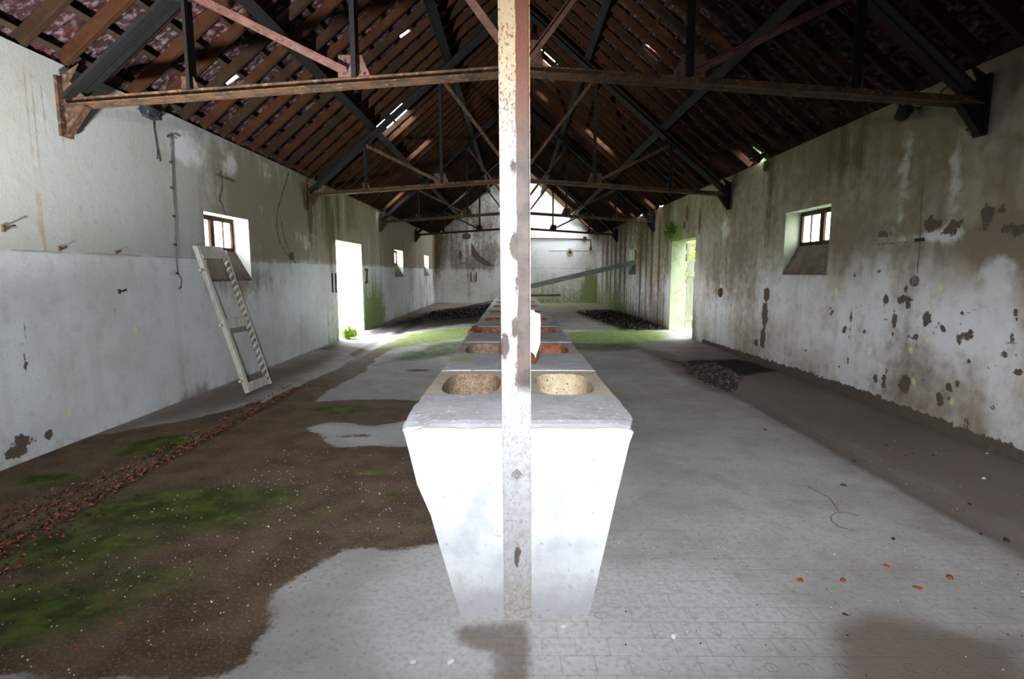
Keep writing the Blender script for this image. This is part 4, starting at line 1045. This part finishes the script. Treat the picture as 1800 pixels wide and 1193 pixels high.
# far wall
def on_b(p, d=0.0): return Vector((p[0], YF - d, p[1]))
m = MB(); m.tube([on_b(p, .04) for p in [(-0.001,2.91),(1.412,2.909),(3.21,2.883),(3.416,2.858),(3.423,2.477)]], .022, 6)
rt = thing('wall_pipe', 'thin dark pipe along the far wall turning down near the right corner', 'pipe', loc=on_b((-0.001,2.91), .04)); rel(m, 'pipe_run', M['rust_iron'], rt)
c = on_b((3.159,2.909), .06); m = MB(); m.box(c, (.07, .06, .07)); rel(m, 'box', M['dark_iron'], rt)
c = on_b((3.424,2.452), .06); m = MB(); m.box(c, (.05, .05, .07)); rel(m, 'end_box', M['rust_iron'], rt)
c = on_b((2.499,2.3), 0)
rt = thing('wall_vent', 'round rust-stained vent plate on the white far wall', 'vent', loc=c)
m = MB(); m.tube([c, c + Vector((0, -.03, 0))], [.17, .16], 20); rel(m, 'ring', M['ventring'] if 'ventring' in M else M.setdefault('ventring', simple('vent_stained', (.45, .4, .22), .9, .35, 9)), rt)
m = MB(); m.tube([c + Vector((0, -.03, 0)), c + Vector((0, -.05, 0))], [.075, .07], 14); rel(m, 'cap', M['dark_iron'], rt)
for u, lab in ((828, 'left one of two upright iron bars on the far wall beside the post'), (837, 'right one of two upright iron bars on the far wall beside the post')):
    a, b = on_b(((-1.996,1.404)[0] + (u - 828) / 38.0, (-1.996,1.404)[1]), .02), on_b(((-1.996,1.404)[0] + (u - 828) / 38.0, (-2.0,0.966)[1]), .02)
    m = MB(); m.bar(a, b, (1, 0, 0), (0, 1, 0), .045, .05); tag(m.build('iron_strap', M['rust_iron'], loc=a), lab, 'strap')

# ------------------------------------------------------------------ plants
def leaves(mb, c, r, n, size, mi=0, flat=.6, tri=False):
    for _ in range(n):
        while True:
            p = rng.uniform(-1, 1, 3)
            if p @ p < 1: break
        p = Vector(c) + Vector((p[0] * r[0], p[1] * r[1], p[2] * r[2])); s = size * rng.uniform(.6, 1.3)
        u = Vector(rng.normal(size=3)).normalized(); w = u.orthogonal().normalized(); k = u.cross(w) * .12
        mb.face([p - u * s, p - w * s * flat + k * s, p + u * s, p + w * s * flat + k * s], mi)
def plant(name, label, cat, c, r, n, size, mat, stems=5, grp=None, stem_mat='bark', trunk=None):
    rt = thing(name, label, cat, grp, loc=c); m = MB(); leaves(m, Vector(c) + Vector((0, 0, r[2])), r, n, size)
    rel(m, 'foliage', M[mat], rt)
    m = MB()
    for k in range(stems):
        a = 2 * math.pi * k / stems; m.tube([Vector(c), Vector(c) + Vector((r[0] * .4 * math.cos(a), r[1] * .4 * math.sin(a), r[2] * .9)), Vector(c) + Vector((r[0] * .7 * math.cos(a), r[1] * .7 * math.sin(a), r[2] * 1.5))], [trunk or .01, (trunk or .01) * .7, (trunk or .01) * .3], 5)
    rel(m, 'stems', M[stem_mat], rt)
plant('weed', 'bright green leafy weed in the near corner of the open left doorway', 'plant', (-3.5, 11.3, 0), (.13, .13, .13), 90, .05, 'leaf_y')
plant('weed', 'small green weed on the floor at the middle of the open left doorway', 'plant', (-3.53, 11.68, 0), (.09, .1, .1), 60, .045, 'leaf_y')
c = on_r((13.141,2.292), .05)
plant('wall_fern', 'green fern clump growing on the wall above the right door', 'plant', c - Vector((0, 0, .1)), (.06, .4, .2), 120, .05, 'leaf', 4)
c = on_r((8.292,3.024), .03)
plant('moss_tuft', 'green moss tuft at the wall top under the roof gap', 'plant', c - Vector((0, 0, .14)), (.04, .07, .08), 70, .025, 'leaf', 3)
# outside: bushes seen through the openings
plant('bush', 'tall yellow-green bush outside beyond the open right door leaf', 'bush', (8.4, 21.4, -.05), (1.9, 2.6, 2.0), 2600, .17, 'leaf_y', 7, None, 'bark', .06)
m = MB(); m.box((-9.2, 27, 1.5), (.12, 7, 1.56)); m.box((-9.2, 27, 3.1), (.18, 7.05, .05))
tag(m.build('garden_wall', M['wall_plain'], loc=(-9.2, 27, 0)), 'weathered pale wall outside beyond the open left doorway', 'wall')

m = MB(); m.face([(-60, -40, -.06), (60, -40, -.06), (60, 80, -.06), (-60, 80, -.06)]); struct(m.build('ground', M['grass']))

def tree(label, x, y, h, r, n, mat):  # trees added outside to keep sky light off the right doorway
    c = Vector((x, y, -.05)); rt = thing('tree', label, 'tree', None, loc=c); m = MB()
    leaves(m, c + Vector((0, 0, h)), r, n, .24); rel(m, 'crown', M[mat], rt)
    m = MB(); m.tube([c, c + Vector((.1, .05, h * .5)), c + Vector((0, 0, h))], [.2, .15, .07], 9)
    for k in range(5):
        a = k * 1.26; m.tube([c + Vector((.08, .04, h * .55)), c + Vector((r[0] * .5 * math.cos(a), r[1] * .5 * math.sin(a), h * .95))], [.07, .025], 6)
    rel(m, 'trunk', M['bark'], rt)
tree('tall leafy tree added outside to shade the right doorway', 7.5, 10.3, 3.7, (2.2, 2.4, 3.2), 5600, 'leaf')
tree('tall leafy tree added for shade outside behind the right door leaf', 7.9, 15.6, 3.8, (2.3, 2.4, 3.3), 5600, 'leaf')

# ------------------------------------------------------------------ litter and rubble
def scatter(name, label, cat, spots, mats, kind='stuff', box=False):
    m = MB()
    for (x, y, z, s, mi) in spots:
        R_ = Matrix.Rotation(rng.uniform(0, 6.28), 3, 'Z') @ Matrix.Rotation(rng.normal(0, .35), 3, 'X') @ Matrix.Rotation(rng.normal(0, .35), 3, 'Y')
        if box: m.box((x, y, z + s * .3), (s * .6, s * rng.uniform(.3, .6), s * .35), R_, mi)
        else:
            b = Vector((x, y, z + s * .25)); k = .25 * s
            m.face([b + R_ @ Vector((-s * .6, 0, 0)), b + R_ @ Vector((0, -s * .38, k)), b + R_ @ Vector((s * .6, 0, 0)), b + R_ @ Vector((0, s * .38, k))], mi)
    return tag(m.build(name, mats, fix=box), label, cat, None, kind)
def in_poly(poly, n):
    poly = np.array(poly); lo, hi = poly.min(0), poly.max(0); out = []
    while len(out) < n:
        p = rng.uniform(lo, hi, (n * 3, 2)); out += [tuple(q) for q in p[sd_poly(p, poly) > 0]]
    return out[:n]
sp = []
for k in range(3400):
    y = 2.2 + 4.4 * rng.uniform() ** 2.1; wdt = .12 + .34 * max(0, 1 - (y - 2.2) / 1.6)
    x = -2.7 + rng.normal(0, wdt * .5) - .1 * max(0, 1 - (y - 2.2) / 1.5)
    sp.append((x, y, (-.03 if abs(x + 2.7) < .07 else .002), rng.uniform(.012, .03), int(rng.integers(0, 3))))
scatter('leaf_litter', 'reddish dry leaf litter filling the gutter along the left side', 'litter', sp, [M['litter'], M['chipred'] if 'chipred' in M else M.setdefault('chipred', simple('litter_red', (.24, .09, .06), .9, .5, 25, False)), M['darkbit']])
sp = [(x, y, .0, rng.uniform(.0015, .005) * (1 if rng.uniform() < .93 else 1.7), int(rng.choice(4, p=[.42, .2, .25, .13]))) for x, y in in_poly([(-1.785,1.706),(-1.035,1.71),(-1.054,2.141),(-0.552,2.685),(-0.832,4.018),(-1.831,4.147),(-2.105,3.447),(-2.4,2.353)], 900)]
scatter('floor_grit', 'pale and orange grit strewn over the wet floor left of the trough', 'grit', sp, [M['chip'], M['brickbit'], M['darkbit'], M['litter']], box=True)
sp = [(x, y, .0, rng.uniform(.0015, .0045), int(rng.choice(3, p=[.45, .05, .5]))) for x, y in in_poly([(.4, 1.6), (3.5, 1.6), (3.5, 5.8), (.7, 5.8)], 700)]
scatter('floor_grit', 'pale and dark grit strewn over the dry floor right of the trough', 'grit', sp, [M['chip'], M['brickbit'], M['darkbit']], box=True)
sp = []
for x, y in in_poly([(2.569,8.033),(3.096,8.188),(3.066,7.27),(2.603,6.276),(2.412,6.53),(2.421,7.434)], 520): sp.append((x, y, 0, rng.uniform(.014, .045), int(rng.choice(3, p=[.58, .015, .405]))))
scatter('rubble_heap', 'heap of small rubble and leaves on the floor by the right wall', 'rubble', sp, [M['rubble'], M['brickbit'], M['darkbit']], box=True)
sp = [(x, y, rng.uniform(0, .05), rng.uniform(.03, .075), int(rng.choice(2, p=[.75, .25]))) for x, y in in_poly([(2.063,18.64),(3.225,19.755),(3.831,18.649),(3.877,13.241),(2.922,12.849),(2.482,14.233)], 2200) if x < 3.68]
scatter('leaf_pile', 'dark wet leaf pile on the floor before the far right wall', 'litter', sp, [M['litterdark'], M['rubble']])
sp = [(x, y, rng.uniform(0, .04), rng.uniform(.03, .075), 0) for x, y in in_poly([(-2.901,14.205),(-2.888,19.153),(-0.985,24.013),(-0.706,17.176),(-1.766,15.928)], 1300)]
scatter('leaf_pile', 'dark leaf pile on the floor before the far left wall', 'litter', sp, [M['litterdark']])

def bits(pts, name, label, cat, grp, mat, s0, s1, flat=.45):
    proto = None
    for i, (x, y) in enumerate(pts):
        if i % 3 == 0 or proto is None:
            b = bmesh.new(); bmesh.ops.create_icosphere(b, subdivisions=2, radius=1)
            for v in b.verts:
                k = 1 + .35 * mnoise.noise(v.co * 1.3 + Vector((i * 3.1, 0, 0))); v.co = Vector((v.co.x * k, v.co.y * k * .62, max(v.co.z, -.6) * k * flat))
            me = bpy.data.meshes.new(name); b.to_mesh(me); b.free(); me.materials.append(M[mat]); proto = me
        o = bpy.data.objects.new(name, proto); COL.objects.link(o); s = rng.uniform(s0, s1)
        o.scale = (s, s, s); o.rotation_euler = (0, 0, rng.uniform(0, 6.28)); o.location = (x, y, s * flat * .55)
        tag(o, label, cat, grp)
bits([(1.787,2.453),(1.799,2.269),(3.013,5.667),(1.503,2.326),(2.011,2.352),(1.308,2.325)], 'brick_fragment', 'orange brick fragment lying on the grey floor right of the trough', 'fragment', 'brick fragments right of the trough', 'brickbit', .012, .024, .3)
bits([(-1.289,3.155),(-2.029,2.965),(-1.502,2.18),(-2.429,4.522),(-1.582,2.007),(-1.793,2.106),(-1.343,3.393),(-1.64,1.855)], 'brick_fragment', 'orange brick fragment lying on the wet floor left of the trough', 'fragment', 'brick fragments left of the trough', 'brickbit', .008, .014, .3)
bits([(2.176,3.44),(3.023,4.272),(3.098,4.078),(3.003,4.025),(2.539,3.909),(1.363,2.077),(2.768,3.152),(2.593,2.708),(2.514,2.776),(2.002,2.717),(3.223,4.039),(2.243,4.716)], 'bark_flake', 'dark bark flake lying on the floor right of the trough', 'flake', 'dark flakes right of the trough', 'darkbit', .01, .022, .3)
bits([(-1.689,2.333),(-1.817,2.375),(-2.126,3.517),(-1.948,3.177),(-1.928,2.346),(-1.906,2.041),(-2.041,2.156),(-1.973,2.177)], 'bark_flake', 'dark bark flake lying on the mossy floor left of the trough', 'flake', 'dark flakes left of the trough', 'darkbit', .01, .018, .3)
bits([(-0.369,1.793),(0.195,1.992),(3.205,3.565),(3.674,4.081),(0.618,1.94),(-0.23,1.794)], 'plaster_chip', 'white plaster chip lying on the floor', 'chip', 'white plaster chips on the floor', 'chip', .01, .018)
tw = thing('twig', 'thin curled twig lying on the dry floor right of the trough', 'twig', loc=((1.829,2.977)[0], (1.829,2.977)[1], 0))
m = MB(); m.tube([(p[0], p[1], .006) for p in [(1.924,3.41),(1.947,3.318),(1.962,3.231),(1.93,3.115),(1.904,3.037)]], .0022, 5); m.tube([(p[0], p[1], .006) for p in [(1.987,2.978),(1.948,3.023),(1.882,3.022),(1.818,2.97),(1.792,2.913),(1.793,2.844),(1.823,2.818),(1.853,2.805)]], .0022, 5)
rel(m, 'stem', M['twig'], tw)

# ------------------------------------------------------------------ light, camera
w = bpy.data.worlds.new('sky'); scene.world = w; w.use_nodes = True
w.node_tree.nodes['Background'].inputs[0].default_value = (.93, .97, 1.0, 1); w.node_tree.nodes['Background'].inputs[1].default_value = SKY = 15.0
def portal(c, sx, sy, rot):
    l = bpy.data.lights.new('portal', 'AREA'); l.shape = 'RECTANGLE'; l.size = sx; l.size_y = sy; l.cycles.is_portal = True
    o = bpy.data.objects.new('portal', l); COL.objects.link(o); o.location = c; o.rotation_euler = rot
H2 = math.pi / 2
portal((XL - WT - .02, 12.07, 1.02), 1.84, 2.05, (H2, 0, -H2)); portal((XR + WT + .02, 12.24, 1.06), 1.72, 2.12, (H2, 0, H2))
portal((XL - WT - .02, 6.985, 1.9), 1.07, .44, (H2, 0, -H2)); portal((XR + WT + .02, 7.11, 1.98), 1.08, .46, (H2, 0, H2))
a = SP(1, 2.7, 23.95, -.15); portal(a, 2.1, .9, (0, math.atan(.85), 0))
# the photographer's flash, held beside the camera and turned to the left
l = bpy.data.lights.new('flash', 'SPOT'); l.energy = FLASH = 560; l.spot_size = math.radians(150); l.spot_blend = 1.0; l.shadow_soft_size = .05; l.color = (.92, .96, 1.0)
o = bpy.data.objects.new('flash', l); COL.objects.link(o); o.location = (.0, -.8, 2.1)
q = (Vector((-.1, 3, .9)) - Vector(o.location)).to_track_quat('-Z', 'Y')
o.rotation_euler = (q.to_matrix() @ Matrix.Rotation(math.radians(-8), 3, 'Z')).to_euler(); o.scale = (1, .27, 1)
# added fill spot low by the left wall, brightens the left roof slope
l = bpy.data.lights.new('roof_fill', 'SPOT'); l.energy = FILL = 1700; l.spot_size = math.radians(70); l.spot_blend = 1.0; l.shadow_soft_size = .12; l.color = (.94, .97, 1.0)
o = bpy.data.objects.new('roof_fill', l); COL.objects.link(o); o.location = (-2.6, 1.1, .4)
o.rotation_euler = (Vector((-1.9, 6.2, 4.7)) - Vector(o.location)).to_track_quat('-Z', 'Y').to_euler()

cam = bpy.data.cameras.new('camera'); co_ = bpy.data.objects.new('camera', cam); COL.objects.link(co_)
cam.sensor_width = 36; cam.lens = 950 / 1800 * 36; cam.clip_start = .02; cam.clip_end = 200
co_.location = (0, 0, 1.4); co_.rotation_euler = (math.radians(90 - 7.1), 0, math.radians(.3)); scene.camera = co_
scene.view_settings.view_transform = 'Standard'; scene.view_settings.look = 'None'; scene.view_settings.gamma = 1; scene.view_settings.exposure = 1.3
scene.view_settings.use_curve_mapping = False
scene.cycles.max_bounces = 7; scene.cycles.diffuse_bounces = 5
